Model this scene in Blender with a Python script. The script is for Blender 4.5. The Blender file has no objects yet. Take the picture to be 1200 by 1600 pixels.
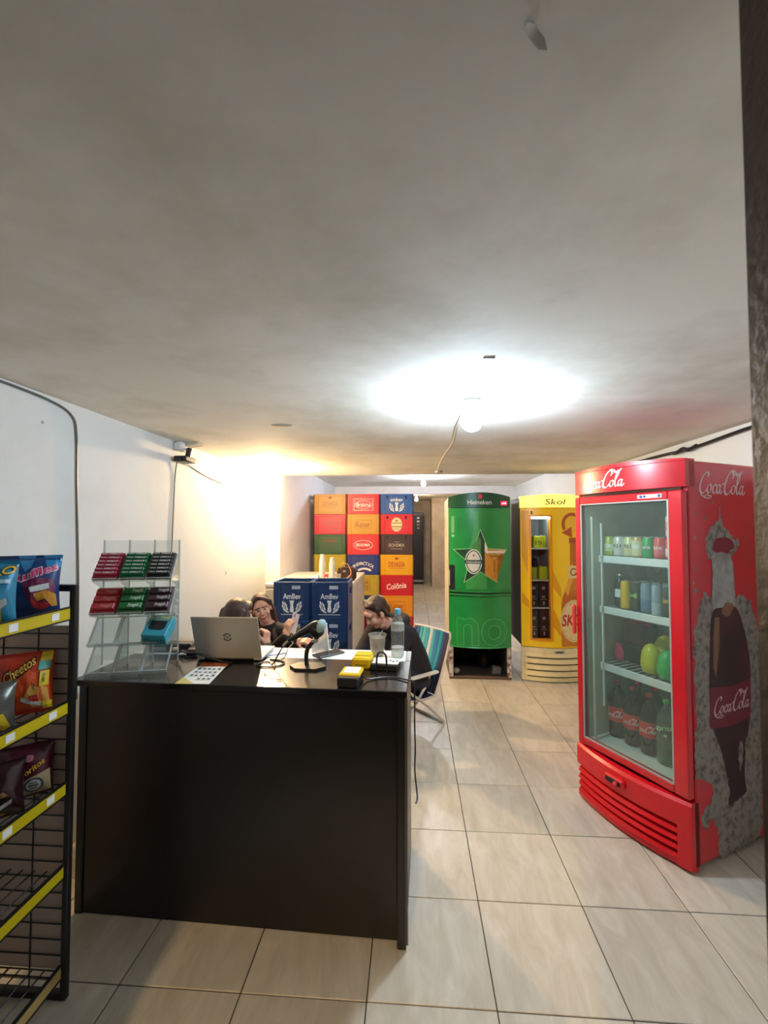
import bpy, bmesh, math, random
from mathutils import Vector, Matrix, noise as mnoise

S = bpy.context.scene
COL = S.collection
R = math.radians
rnd = random.Random(7)

# ------------------------------------------------------------------ camera
F_PX, EYE = 690.0, 1.65
cam_d = bpy.data.cameras.new('camera')
cam_d.sensor_fit = 'VERTICAL'
cam_d.sensor_height = 36.0
cam_d.lens = 36.0 * F_PX / 1600.0
cam_d.clip_start = 0.05
cam_d.dof.use_dof = True
cam_d.dof.focus_distance = 3.2
cam_d.dof.aperture_fstop = 6.0
cam = bpy.data.objects.new('camera', cam_d)
COL.objects.link(cam)
cam.location = (0, 0, EYE)
cam.rotation_euler = (R(90) + math.atan(25 / F_PX), 0, math.atan(45 / F_PX))
S.camera = cam

# ------------------------------------------------------------------ world and exposure
w = bpy.data.worlds.new('night')
S.world = w
w.use_nodes = True
w.node_tree.nodes['Background'].inputs[0].default_value = (0.30, 0.33, 0.40, 1)
w.node_tree.nodes['Background'].inputs[1].default_value = 0.05
S.view_settings.view_transform = 'Standard'
S.view_settings.look = 'None'
S.view_settings.gamma = 1.0
S.view_settings.use_curve_mapping = False
S.view_settings.exposure = 0.36
S.cycles.max_bounces = 12
S.cycles.transparent_max_bounces = 24
S.cycles.sample_clamp_indirect = 6.0

# lamp strengths (the bulbs themselves are built below)
BULB_NEAR = 640.0      # cool white bulb in the near room
BULB_WARM = 2350.0      # warm bulb on the left wall
BULB_FAR = 1000.0
BULB_END = 620.0
# street lamp behind the photographer, outside the open door
sl = bpy.data.lights.new('street_lamp_light', 'SPOT')
sl.energy = 560
sl.color = (1.0, 0.66, 0.28)
sl.spot_size = R(50)
sl.shadow_soft_size = 0.10
slo = bpy.data.objects.new('street_lamp_light', sl)
COL.objects.link(slo)
slo.location = (-0.9, -4.6, 4.6)
slo.rotation_euler = (Vector((-0.45, 1.6, 0.0)) - Vector(slo.location)).to_track_quat('-Z', 'Y').to_euler()

# ------------------------------------------------------------------ materials
def lin(h):
    h = h.lstrip('#')
    c = [int(h[i:i + 2], 16) / 255 for i in (0, 2, 4)]
    return tuple((x / 12.92 if x <= .04045 else ((x + .055) / 1.055) ** 2.4) for x in c) + (1.0,)

MATS = {}
def mat(name, hexc=None, rough=.5, metal=0.0, noise=None, bump=None, spec=.5, emit=None, alpha=None, coat=0):
    """noise = (scale, hex2, low, high) blends to hex2; bump = (scale, strength)"""
    if name in MATS:
        return MATS[name]
    m = bpy.data.materials.new(name)
    m.use_nodes = True
    nt = m.node_tree
    b = nt.nodes['Principled BSDF']
    b.inputs['Base Color'].default_value = lin(hexc)
    b.inputs['Roughness'].default_value = rough
    b.inputs['Metallic'].default_value = metal
    b.inputs['Specular IOR Level'].default_value = spec
    if coat:
        b.inputs['Coat Weight'].default_value = coat
    tc = nt.nodes.new('ShaderNodeTexCoord')
    if noise:
        n = nt.nodes.new('ShaderNodeTexNoise')
        n.inputs['Scale'].default_value = noise[0]
        n.inputs['Detail'].default_value = 6
        n.inputs['Roughness'].default_value = .62
        nt.links.new(tc.outputs['Object'], n.inputs['Vector'])
        mr = nt.nodes.new('ShaderNodeMapRange')
        mr.inputs['From Min'].default_value = noise[2]
        mr.inputs['From Max'].default_value = noise[3]
        nt.links.new(n.outputs['Fac'], mr.inputs['Value'])
        mx = nt.nodes.new('ShaderNodeMix')
        mx.data_type = 'RGBA'
        mx.inputs['A'].default_value = lin(hexc)
        mx.inputs['B'].default_value = lin(noise[1])
        nt.links.new(mr.outputs['Result'], mx.inputs['Factor'])
        nt.links.new(mx.outputs['Result'], b.inputs['Base Color'])
    if bump:
        n2 = nt.nodes.new('ShaderNodeTexNoise')
        n2.inputs['Scale'].default_value = bump[0]
        n2.inputs['Detail'].default_value = 5
        nt.links.new(tc.outputs['Object'], n2.inputs['Vector'])
        bp = nt.nodes.new('ShaderNodeBump')
        bp.inputs['Strength'].default_value = bump[1]
        bp.inputs['Distance'].default_value = .01
        nt.links.new(n2.outputs['Fac'], bp.inputs['Height'])
        nt.links.new(bp.outputs['Normal'], b.inputs['Normal'])
    if emit:
        b.inputs['Emission Color'].default_value = lin(emit[0])
        b.inputs['Emission Strength'].default_value = emit[1]
    MATS[name] = m
    return m

def glass(name, tint='#ffffff', rough=0.02, ior=1.45, milk=0.0, milkhex='#ffffff'):
    """thin clear pane: tinted transparency with a Fresnel reflection, optionally a little haze"""
    if name in MATS:
        return MATS[name]
    m = bpy.data.materials.new(name)
    m.use_nodes = True
    nt = m.node_tree
    nt.nodes.remove(nt.nodes['Principled BSDF'])
    out = nt.nodes['Material Output']
    t = nt.nodes.new('ShaderNodeBsdfTransparent')
    t.inputs[0].default_value = lin(tint)
    g = nt.nodes.new('ShaderNodeBsdfGlossy')
    g.inputs['Roughness'].default_value = rough
    lw = nt.nodes.new('ShaderNodeLayerWeight')
    lw.inputs['Blend'].default_value = .5
    pw = nt.nodes.new('ShaderNodeMath'); pw.operation = 'POWER'; pw.inputs[1].default_value = 5
    fr = nt.nodes.new('ShaderNodeMath'); fr.operation = 'MULTIPLY_ADD'
    f0 = ((ior - 1) / (ior + 1)) ** 2
    fr.inputs[1].default_value = 1 - f0; fr.inputs[2].default_value = f0
    nt.links.new(lw.outputs['Facing'], pw.inputs[0]); nt.links.new(pw.outputs[0], fr.inputs[0])
    mx = nt.nodes.new('ShaderNodeMixShader')
    nt.links.new(fr.outputs[0], mx.inputs[0])
    src = t
    if milk > 0:
        d = nt.nodes.new('ShaderNodeBsdfDiffuse')
        d.inputs[0].default_value = lin(milkhex)
        mm = nt.nodes.new('ShaderNodeMixShader')
        mm.inputs[0].default_value = milk
        nt.links.new(t.outputs[0], mm.inputs[1])
        nt.links.new(d.outputs[0], mm.inputs[2])
        src = mm
    nt.links.new(src.outputs[0], mx.inputs[1])
    nt.links.new(g.outputs[0], mx.inputs[2])
    nt.links.new(mx.outputs[0], out.inputs[0])
    MATS[name] = m
    return m

def emis(name, hexc, strength):
    if name in MATS:
        return MATS[name]
    m = bpy.data.materials.new(name)
    m.use_nodes = True
    nt = m.node_tree
    nt.nodes.remove(nt.nodes['Principled BSDF'])
    e = nt.nodes.new('ShaderNodeEmission')
    e.inputs[0].default_value = lin(hexc)
    e.inputs[1].default_value = strength
    nt.links.new(e.outputs[0], nt.nodes['Material Output'].inputs[0])
    MATS[name] = m
    return m

# ------------------------------------------------------------------ mesh helpers
class MB:
    def __init__(s):
        s.v = []; s.f = []; s.m = []; s.mi = 0
    def add(s, vs, fs, M=None):
        o = len(s.v)
        if M is not None:
            vs = [M @ Vector(p) for p in vs]
        s.v += [tuple(p) for p in vs]
        s.f += [tuple(i + o for i in f) for f in fs]
        s.m += [s.mi] * len(fs)
        return s
    def box(s, x0, x1, y0, y1, z0, z1, b=0.0, M=None):
        if b <= 0:
            vs = [(x, y, z) for z in (z0, z1) for y in (y0, y1) for x in (x0, x1)]
            return s.add(vs, [(0, 2, 3, 1), (4, 5, 7, 6), (0, 1, 5, 4), (2, 6, 7, 3), (0, 4, 6, 2), (1, 3, 7, 5)], M)
        b = min(b, (x1 - x0) * .49, (y1 - y0) * .49, (z1 - z0) * .49)
        vs = []; idx = {}
        for sx in (0, 1):
            for sy in (0, 1):
                for sz in (0, 1):
                    X = (x0, x1)[sx]; Y = (y0, y1)[sy]; Z = (z0, z1)[sz]
                    xi = X + (b, -b)[sx]; yi = Y + (b, -b)[sy]; zi = Z + (b, -b)[sz]
                    for a, p in enumerate(((X, yi, zi), (xi, Y, zi), (xi, yi, Z))):
                        idx[(sx, sy, sz, a)] = len(vs); vs.append(p)
        fs = []
        I = idx
        for q in (0, 1):
            fs.append([I[(q, 0, 0, 0)], I[(q, 1, 0, 0)], I[(q, 1, 1, 0)], I[(q, 0, 1, 0)]])
            fs.append([I[(0, q, 0, 1)], I[(1, q, 0, 1)], I[(1, q, 1, 1)], I[(0, q, 1, 1)]])
            fs.append([I[(0, 0, q, 2)], I[(1, 0, q, 2)], I[(1, 1, q, 2)], I[(0, 1, q, 2)]])
        for q in (0, 1):
            for p in (0, 1):
                fs.append([I[(q, p, 0, 0)], I[(q, p, 1, 0)], I[(q, p, 1, 1)], I[(q, p, 0, 1)]])
                fs.append([I[(q, 0, p, 0)], I[(q, 1, p, 0)], I[(q, 1, p, 2)], I[(q, 0, p, 2)]])
                fs.append([I[(0, q, p, 1)], I[(1, q, p, 1)], I[(1, q, p, 2)], I[(0, q, p, 2)]])
                for t in (0, 1):
                    fs.append([I[(q, p, t, 0)], I[(q, p, t, 1)], I[(q, p, t, 2)]])
        return s.add(vs, fs, M)
    def tube(s, path, r, n=8, closed=False, caps=True, M=None):
        P = [Vector(p) for p in path]
        k = len(P)
        rr = r if isinstance(r, (list, tuple)) else [r] * k
        T = []
        for i in range(k):
            if closed:
                d = P[(i + 1) % k] - P[i - 1]
            else:
                d = P[min(i + 1, k - 1)] - P[max(i - 1, 0)]
            T.append(d.normalized() if d.length > 1e-9 else Vector((0, 0, 1)))
        up = Vector((0, 0, 1)) if abs(T[0].z) < .9 else Vector((1, 0, 0))
        nrm = (up - T[0] * up.dot(T[0])).normalized()
        vs = []
        for i in range(k):
            nrm = nrm - T[i] * nrm.dot(T[i])
            nrm = nrm.normalized() if nrm.length > 1e-6 else T[i].orthogonal().normalized()
            bi = T[i].cross(nrm)
            for j in range(n):
                a = 2 * math.pi * j / n
                vs.append(P[i] + (nrm * math.cos(a) + bi * math.sin(a)) * rr[i])
        fs = []
        for i in range(k if closed else k - 1):
            i2 = (i + 1) % k
            for j in range(n):
                j2 = (j + 1) % n
                fs.append((i * n + j, i * n + j2, i2 * n + j2, i2 * n + j))
        if caps and not closed:
            fs.append(tuple(range(n - 1, -1, -1)))
            fs.append(tuple((k - 1) * n + j for j in range(n)))
        return s.add(vs, fs, M)
    def lathe(s, prof, n=16, c=(0, 0, 0), M=None, a0=0.0, sx=1, sy=1):
        vs = []; fs = []
        for (r, z) in prof:
            for j in range(n):
                a = a0 + 2 * math.pi * j / n
                vs.append((c[0] + sx * r * math.cos(a), c[1] + sy * r * math.sin(a), c[2] + z))
        for i in range(len(prof) - 1):
            for j in range(n):
                j2 = (j + 1) % n
                fs.append((i * n + j, i * n + j2, (i + 1) * n + j2, (i + 1) * n + j))
        if prof[0][0] > 1e-5: fs.append(tuple(range(n - 1, -1, -1)))
        if prof[-1][0] > 1e-5: fs.append(tuple((len(prof) - 1) * n + j for j in range(n)))
        return s.add(vs, fs, M)
    def prism(s, poly, y0, y1, M=None):
        """polygon in x,z extruded along y"""
        n = len(poly)
        vs = [(p[0], y0, p[1]) for p in poly] + [(p[0], y1, p[1]) for p in poly]
        fs = [tuple(range(n)), tuple(range(2 * n - 1, n - 1, -1))]
        fs += [(i, (i + n), (i + 1) % n + n, (i + 1) % n) for i in range(n)]
        return s.add(vs, fs, M)
    def prismz(s, poly, z0, z1, M=None):
        n = len(poly)
        vs = [(p[0], p[1], z0) for p in poly] + [(p[0], p[1], z1) for p in poly]
        fs = [tuple(range(n - 1, -1, -1)), tuple(range(n, 2 * n))]
        fs += [(i, (i + 1) % n, (i + 1) % n + n, i + n) for i in range(n)]
        return s.add(vs, fs, M)
    def surf(s, fn, nu, nv, M=None, wrap=False):
        vs = [fn(i / (nu if wrap else nu), j / nv) for j in range(nv + 1) for i in range(nu + (0 if wrap else 1))]
        k = nu if wrap else nu + 1
        fs = []
        for j in range(nv):
            for i in range(nu):
                i2 = (i + 1) % k
                fs.append((j * k + i, j * k + i2, (j + 1) * k + i2, (j + 1) * k + i))
        return s.add(vs, fs, M)
    def ell(s, c, r, M=None, nu=14, nv=9):
        prof = [(math.sin(math.pi * j / nv), -math.cos(math.pi * j / nv)) for j in range(nv + 1)]
        Q = Matrix.Translation(Vector(c)) @ (M or Matrix()) @ Matrix.Diagonal((r[0], r[1], r[2], 1))
        return s.lathe([(max(a, 1e-6), b) for a, b in prof], nu, M=Q)
    def capsule(s, p0, r0, p1, r1, n=12, k=5):
        p0 = Vector(p0); p1 = Vector(p1); d = p1 - p0; L = d.length
        if L < 1e-6:
            return s.ell(p0, (r0, r0, r0))
        prof = [(max(r0 * math.sin(math.pi / 2 * i / k), 1e-6), -r0 * math.cos(math.pi / 2 * i / k)) for i in range(k + 1)]
        prof += [(max(r1 * math.cos(math.pi / 2 * i / k), 1e-6), L + r1 * math.sin(math.pi / 2 * i / k)) for i in range(k + 1)]
        Q = Matrix.Translation(p0) @ d.to_track_quat('Z', 'Y').to_matrix().to_4x4()
        return s.lathe(prof, n, M=Q)
    def mesh(s, name, smooth=True, ang=38):
        me = bpy.data.meshes.new(name)
        me.from_pydata(s.v, [], s.f)
        for i, p in enumerate(me.polygons):
            p.material_index = s.m[i]
        bm = bmesh.new(); bm.from_mesh(me)
        bmesh.ops.recalc_face_normals(bm, faces=bm.faces)
        bm.to_mesh(me); bm.free()
        if smooth:
            me.shade_smooth(); me.set_sharp_from_angle(angle=R(ang))
        me.update()
        return me
    def build(s, name, m, parent=None, smooth=True, ang=38, loc=None, rot=None):
        o = bpy.data.objects.new(name, s.mesh(name, smooth, ang))
        for q in (m if isinstance(m, (list, tuple)) else [m]):
            o.data.materials.append(q)
        COL.objects.link(o)
        if parent is not None: o.parent = parent
        if loc is not None: o.location = loc
        if rot is not None: o.rotation_euler = rot
        return o

def tag(o, label, cat, group=None):
    o['label'] = label; o['category'] = cat
    if group: o['group'] = group
    return o
def thing(name, label, cat, loc=(0, 0, 0), rotz=0.0, group=None):
    o = bpy.data.objects.new(name, None)
    o.empty_display_size = .1
    COL.objects.link(o)
    o.location = loc; o.rotation_euler = (0, 0, rotz)
    return tag(o, label, cat, group)
def struct(o):
    o['kind'] = 'structure'
    return o
def copy_obj(src, parent=None, name=None):
    c = src.copy()
    if name: c.name = name
    COL.objects.link(c)
    if parent is not None: c.parent = parent
    return c
def dup(root, loc=None, rotz=None, label=None, group=None):
    c = root.copy(); COL.objects.link(c)
    if loc is not None: c.location = loc
    if rotz is not None: c.rotation_euler = (0, 0, rotz)
    if label: c['label'] = label
    if group: c['group'] = group
    for ch in list(root.children):
        d = ch.copy(); COL.objects.link(d); d.parent = c
        for g in list(ch.children):
            e = g.copy(); COL.objects.link(e); e.parent = d
    return c

def smooth_path(pts, sub=6, closed=False):
    P = [Vector(p) for p in pts]; n = len(P); out = []
    rng = n if closed else n - 1
    for i in range(rng):
        p0 = P[(i - 1) % n] if (closed or i > 0) else P[0]
        p1 = P[i]; p2 = P[(i + 1) % n]
        p3 = P[(i + 2) % n] if (closed or i + 2 < n) else P[-1]
        for k in range(sub):
            t = k / sub
            out.append(.5 * ((2 * p1) + (p2 - p0) * t + (2 * p0 - 5 * p1 + 4 * p2 - p3) * t * t + (3 * p1 - p0 - 3 * p2 + p3) * t ** 3))
    if not closed: out.append(P[-1])
    return out

# ---- flat print: 2-D shapes mapped onto a surface
_txt = {}
def text2d(s, h=1.0, bold=0.0, shear=0.0, xs=1.0, align='CENTER', track=1.0):
    """(verts, faces) of a line of text, cap height about h, centred on x, baseline 0"""
    key = (s, bold, shear, track)
    if key not in _txt:
        cu = bpy.data.curves.new('t', 'FONT')
        cu.body = s; cu.size = 1.0; cu.offset = bold; cu.shear = shear; cu.space_character = track
        cu.resolution_u = 3
        o = bpy.data.objects.new('t', cu); COL.objects.link(o)
        dg = bpy.context.evaluated_depsgraph_get()
        me = bpy.data.meshes.new_from_object(o.evaluated_get(dg))
        vs = [(v.co.x, v.co.y) for v in me.vertices]
        fs = [tuple(p.vertices) for p in me.polygons]
        bpy.data.objects.remove(o); bpy.data.curves.remove(cu); bpy.data.meshes.remove(me)
        _txt[key] = (vs, fs)
    vs, fs = _txt[key]
    k = h / .69
    xsv = [v[0] for v in vs]; x0, x1 = min(xsv), max(xsv)
    cx = (x0 + x1) / 2 if align == 'CENTER' else x0
    return [((v[0] - cx) * k * xs, v[1] * k) for v in vs], fs
def width2d(sh):
    xs = [v[0] for v in sh[0]]
    return max(xs) - min(xs)
def place(sh, x=0, y=0, rot=0.0, w=None):
    vs, fs = sh
    if w:
        q = w / width2d(sh); vs = [(v[0] * q, v[1]) for v in vs]
    c, s_ = math.cos(rot), math.sin(rot)
    return [(x + v[0] * c - v[1] * s_, y + v[0] * s_ + v[1] * c) for v in vs], fs
def poly2d(pts):
    return [tuple(p[:2]) for p in pts], [tuple(range(len(pts)))]
def rect2d(x0, x1, y0, y1):
    return poly2d([(x0, y0), (x1, y0), (x1, y1), (x0, y1)])
def ell2d(cx, cy, rx, ry, n=28, a0=0, a1=2 * math.pi):
    return poly2d([(cx + rx * math.cos(a0 + (a1 - a0) * i / n), cy + ry * math.sin(a0 + (a1 - a0) * i / n)) for i in range(n if a1 - a0 > 6.2 else n + 1)])
def ring2d(cx, cy, rx, ry, t, n=32, a0=0.0, a1=2 * math.pi):
    full = a1 - a0 > 6.2
    k = n if full else n + 1
    vs = []
    for i in range(k):
        a = a0 + (a1 - a0) * i / n
        vs += [(cx + rx * math.cos(a), cy + ry * math.sin(a)), (cx + (rx - t) * math.cos(a), cy + (ry - t) * math.sin(a))]
    fs = [(2 * i, 2 * ((i + 1) % k), 2 * ((i + 1) % k) + 1, 2 * i + 1) for i in range(n if full else n)]
    return vs, fs
def frame2d(x0, x1, y0, y1, t):
    o = [(x0, y0), (x1, y0), (x1, y1), (x0, y1)]; i = [(x0 + t, y0 + t), (x1 - t, y0 + t), (x1 - t, y1 - t), (x0 + t, y1 - t)]
    return o + i, [(a, (a + 1) % 4, (a + 1) % 4 + 4, a + 4) for a in range(4)]
def stroke2d(pts, wmin, wmax=None, nib=R(35), sub=8, closed=False):
    P = smooth_path([(p[0], p[1], 0) for p in pts], sub, closed)
    n = len(P); vs = []
    for i, p in enumerate(P):
        d = (P[(i + 1) % n] - P[i - 1]) if closed else (P[min(i + 1, n - 1)] - P[max(i - 1, 0)])
        d = d.normalized()
        ww = wmin if wmax is None else wmin + (wmax - wmin) * abs(math.sin(math.atan2(d.y, d.x) - nib))
        nn = Vector((-d.y, d.x, 0)) * ww * .5
        vs += [(p.x + nn.x, p.y + nn.y), (p.x - nn.x, p.y - nn.y)]
    k = n if closed else n - 1
    return vs, [(2 * i, 2 * ((i + 1) % n), 2 * ((i + 1) % n) + 1, 2 * i + 1) for i in range(k)]
def star2d(cx, cy, r, r2=None, n=5, a0=math.pi / 2):
    r2 = r2 or r * .40
    return poly2d([(cx + (r if i % 2 == 0 else r2) * math.cos(a0 + math.pi * i / n), cy + (r if i % 2 == 0 else r2) * math.sin(a0 + math.pi * i / n)) for i in range(2 * n)])
def decal(name, shapes, mp, m, parent, du=None, dv=None):
    """shapes: list of (verts, faces) in the print's own u,v metres; mp(u, v) -> local 3-D point"""
    bm = bmesh.new()
    for vs, fs in shapes:
        bv = [bm.verts.new((v[0], v[1], 0)) for v in vs]
        for f in fs:
            if len(set(f)) > 2:
                try: bm.faces.new([bv[i] for i in f])
                except ValueError: pass
    big = [f for f in bm.faces if len(f.verts) > 4]
    if big: bmesh.ops.triangulate(bm, faces=big)
    for ax, st in ((0, du), (1, dv)):
        if not st: continue
        lo = min(v.co[ax] for v in bm.verts); hi = max(v.co[ax] for v in bm.verts)
        k = math.floor(lo / st) + 1
        while k * st < hi:
            pc = [0, 0, 0]; pc[ax] = k * st; no = [0, 0, 0]; no[ax] = 1
            bmesh.ops.bisect_plane(bm, geom=bm.verts[:] + bm.edges[:] + bm.faces[:], plane_co=pc, plane_no=no)
            k += 1
    for v in bm.verts: v.co = Vector(mp(v.co.x, v.co.y))
    me = bpy.data.meshes.new(name); bm.to_mesh(me); bm.free()
    me.materials.append(m)
    o = bpy.data.objects.new(name, me); COL.objects.link(o)
    if parent is not None: o.parent = parent
    return o

def script_logo(h):
    """flowing two-word script with a ribbon tail, drawn stroke by stroke; total height about h, left edge 0"""
    st = []
    A = lambda pts, a=.05, b=.20, c=False: st.append(stroke2d(pts, a, b, R(28), 8, c))
    A([(1.28, 1.62), (1.42, 1.86), (1.22, 2.08), (.86, 1.95), (.42, 1.40), (.18, .72), (.26, .20), (.62, .02), (1.0, .20), (1.22, .48)], .06, .27)
    A([(.30, .05), (.55, -.22), (.95, -.26), (1.25, -.08), (1.55, -.18), (1.95, -.22), (1.75, -.42), (1.20, -.40), (.85, -.34)], .07, .14)
    A([(1.62, .92), (1.38, .72), (1.30, .34), (1.46, .08), (1.74, .18), (1.90, .52), (1.84, .84)], .05, .20, True)
    A([(1.80, .86), (2.02, .74), (2.18, .80)], .04, .08)
    A([(2.62, .72), (2.62, .92), (2.42, .92), (2.18, .60), (2.18, .22), (2.40, .06), (2.66, .24), (2.80, .46)], .05, .21)
    A([(3.28, .82), (3.05, .94), (2.82, .64), (2.80, .24), (2.96, .06), (3.18, .34), (3.36, .78)], .05, .19)
    A([(3.40, .95), (3.28, .50), (3.28, .14), (3.44, .06), (3.66, .34)], .05, .20)
    A([(3.62, .98), (3.86, 1.02), (4.02, 1.16)], .10, .16)
    A([(5.20, 1.62), (5.42, 1.95), (5.22, 2.30), (4.78, 2.18), (4.32, 1.58), (4.02, .78), (4.06, .20), (4.42, .00), (4.86, .24), (5.10, .52)], .06, .29)
    A([(4.70, 2.02), (5.10, 2.46), (5.60, 2.36), (6.00, 2.10), (6.45, 2.22), (6.85, 2.44), (6.55, 2.06), (6.05, 1.92), (5.62, 2.12)], .06, .13)
    A([(5.46, .92), (5.22, .72), (5.14, .34), (5.30, .08), (5.58, .18), (5.74, .52), (5.68, .84)], .05, .20, True)
    A([(5.66, .84), (5.90, .78), (6.20, 1.20), (6.46, 1.80), (6.40, 2.14), (6.18, 1.86), (6.00, 1.10), (6.02, .30), (6.16, .06), (6.40, .30)], .05, .20)
    A([(6.98, .82), (6.75, .94), (6.52, .64), (6.50, .24), (6.66, .06), (6.88, .34), (7.06, .78)], .05, .19)
    A([(7.10, .95), (6.98, .50), (6.98, .14), (7.14, .06), (7.42, .40)], .05, .20)
    k = h / 2.9
    return [([((x + .12 * y) * k, (y + .45) * k) for x, y in vs], fs) for vs, fs in st]   # about 2.6 h wide

def blob(name, caps, ells, mats, parent, vox=.008, it=6, matfn=None):
    """one continuous skin over overlapping capsules and ellipsoids"""
    b = MB()
    for c in caps: b.capsule(*c)
    for e in ells: b.ell(e[0], e[1], e[2] if len(e) > 2 else None, 16, 12)
    o = b.build(name, mats, None, smooth=False)
    md = o.modifiers.new('r', 'REMESH'); md.mode = 'VOXEL'; md.voxel_size = vox
    sm = o.modifiers.new('s', 'SMOOTH'); sm.factor = .5; sm.iterations = it
    dg = bpy.context.evaluated_depsgraph_get()
    me = bpy.data.meshes.new_from_object(o.evaluated_get(dg))
    old = o.data
    o.modifiers.clear(); o.data = me
    bpy.data.meshes.remove(old)
    me.name = name
    me.materials.clear()
    for q in (mats if isinstance(mats, (list, tuple)) else [mats]): me.materials.append(q)
    for p in me.polygons: p.material_index = 0
    if matfn:
        for p in me.polygons: p.material_index = matfn(p.center)
    me.shade_smooth()
    o.parent = parent
    return o

# ------------------------------------------------------------------ common materials
M_wall = mat('wall_paint', '#dfe2e1', .75, noise=(1.3, '#cfcfca', .50, .80), bump=(55, .05))
M_wallfar = mat('far_wall_paint', '#dedcdf', .8, noise=(1.6, '#c6c1bc', .50, .80), bump=(40, .05))
M_ceil = mat('ceiling_plaster', '#ebe8df', .85, noise=(1.3, '#cdc8ba', .45, .70), bump=(45, .025))
M_grout = mat('grout', '#4a443c', .9)
M_black = mat('black_plastic', '#17171a', .42)
M_blackmet = mat('black_painted_steel', '#151517', .38)
M_dark = mat('dark_void', '#0b0b0c', .8)
M_white = mat('white_plastic', '#e6e6e2', .45)
M_paper = mat('white_paper', '#f1f0ec', .7)
M_cream = mat('cream_plastic', '#e6d9a8', .45, noise=(6, '#cdbb84', .5, .8))
M_grey = mat('grey_plastic', '#8a8c8e', .45)
M_steel = mat('brushed_steel', '#b9b9ba', .35, 1.0)
M_red = mat('red_enamel', '#c8101f', .28, noise=(3, '#b30d1a', .45, .75), coat=.3)
M_redpl = mat('red_plastic', '#d3121f', .33)
M_glass = glass('clear_glass', '#eef6f2')
M_acryl = glass('clear_acrylic', '#f4f8f8', .03, 1.5, milk=.05)
M_acryledge = glass('acrylic_edge', '#dfe8e8', .08, 1.5, milk=.35, milkhex='#f2f4f4')

# ================================================================== STRUCTURE
WL, WR, HC, HF = -1.78, 2.07, 2.30, 2.50
struct(MB().box(-1.95, 2.2, .30, 13.9, -.10, -.004).build('floor', M_grout, smooth=False))
FLOOR = bpy.data.objects['floor']
def tile_material():
    m = bpy.data.materials.new('floor_tile'); m.use_nodes = True; nt = m.node_tree
    b = nt.nodes['Principled BSDF']; L = nt.links.new; N = nt.nodes.new
    tc = N('ShaderNodeTexCoord'); oi = N('ShaderNodeObjectInfo')
    off = N('ShaderNodeVectorMath'); off.operation = 'ADD'
    cmb = N('ShaderNodeCombineXYZ'); ml = N('ShaderNodeMath'); ml.operation = 'MULTIPLY'; ml.inputs[1].default_value = 37
    L(oi.outputs['Random'], ml.inputs[0]); L(ml.outputs[0], cmb.inputs[0]); L(ml.outputs[0], cmb.inputs[1])
    L(tc.outputs['Object'], off.inputs[0]); L(cmb.outputs[0], off.inputs[1])
    mp = N('ShaderNodeMapping'); mp.inputs['Scale'].default_value = (5.5, 1.6, 1); L(off.outputs[0], mp.inputs[0])
    n = N('ShaderNodeTexNoise'); n.inputs['Scale'].default_value = 2.2; n.inputs['Detail'].default_value = 7; n.inputs['Roughness'].default_value = .6
    n.inputs['Distortion'].default_value = .8
    L(mp.outputs[0], n.inputs['Vector'])
    r = N('ShaderNodeValToRGB'); L(n.outputs['Fac'], r.inputs[0])
    r.color_ramp.elements[0].position = .30; r.color_ramp.elements[0].color = lin('#beb4a2')
    r.color_ramp.elements[1].position = .70; r.color_ramp.elements[1].color = lin('#d9d1c3')
    h = N('ShaderNodeHueSaturation'); mr = N('ShaderNodeMapRange'); mr.inputs['To Min'].default_value = .90; mr.inputs['To Max'].default_value = 1.06
    L(oi.outputs['Random'], mr.inputs[0]); L(mr.outputs[0], h.inputs['Value']); L(r.outputs[0], h.inputs['Color'])
    L(h.outputs[0], b.inputs['Base Color'])
    b.inputs['Roughness'].default_value = .30
    n3 = N('ShaderNodeTexNoise'); n3.inputs['Scale'].default_value = 9; L(off.outputs[0], n3.inputs['Vector'])
    mr2 = N('ShaderNodeMapRange'); mr2.inputs['To Min'].default_value = .24; mr2.inputs['To Max'].default_value = .46
    L(n3.outputs['Fac'], mr2.inputs[0]); L(mr2.outputs[0], b.inputs['Roughness'])
    return m
M_tile = tile_material()
PT, X0, Y0, GAP = .4495, -.165, 1.593, .0045
_tm = {}
def tile_mesh(wx, wy):
    k = (round(wx, 3), round(wy, 3))
    if k not in _tm:
        b = MB(); b.box(-wx / 2, wx / 2, -wy / 2, wy / 2, -.012, 0, .0016)
        _tm[k] = b.mesh('tile', False); _tm[k].materials.append(M_tile)
    return _tm[k]
for j in range(-2, 27):
    ya = max(Y0 + j * PT + GAP / 2, .32); yb = min(Y0 + (j + 1) * PT - GAP / 2, 13.75)
    if yb - ya < .05: continue
    for i in range(-4, 6):
        xa = max(X0 + i * PT + GAP / 2, WL + .004); xb = min(X0 + (i + 1) * PT - GAP / 2, WR - .004)
        if xb - xa < .02: continue
        o = bpy.data.objects.new('tile', tile_mesh(xb - xa, yb - ya)); COL.objects.link(o)
        o.parent = FLOOR; o.location = ((xa + xb) / 2, (ya + yb) / 2, rnd.uniform(-.0007, .0007))

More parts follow.
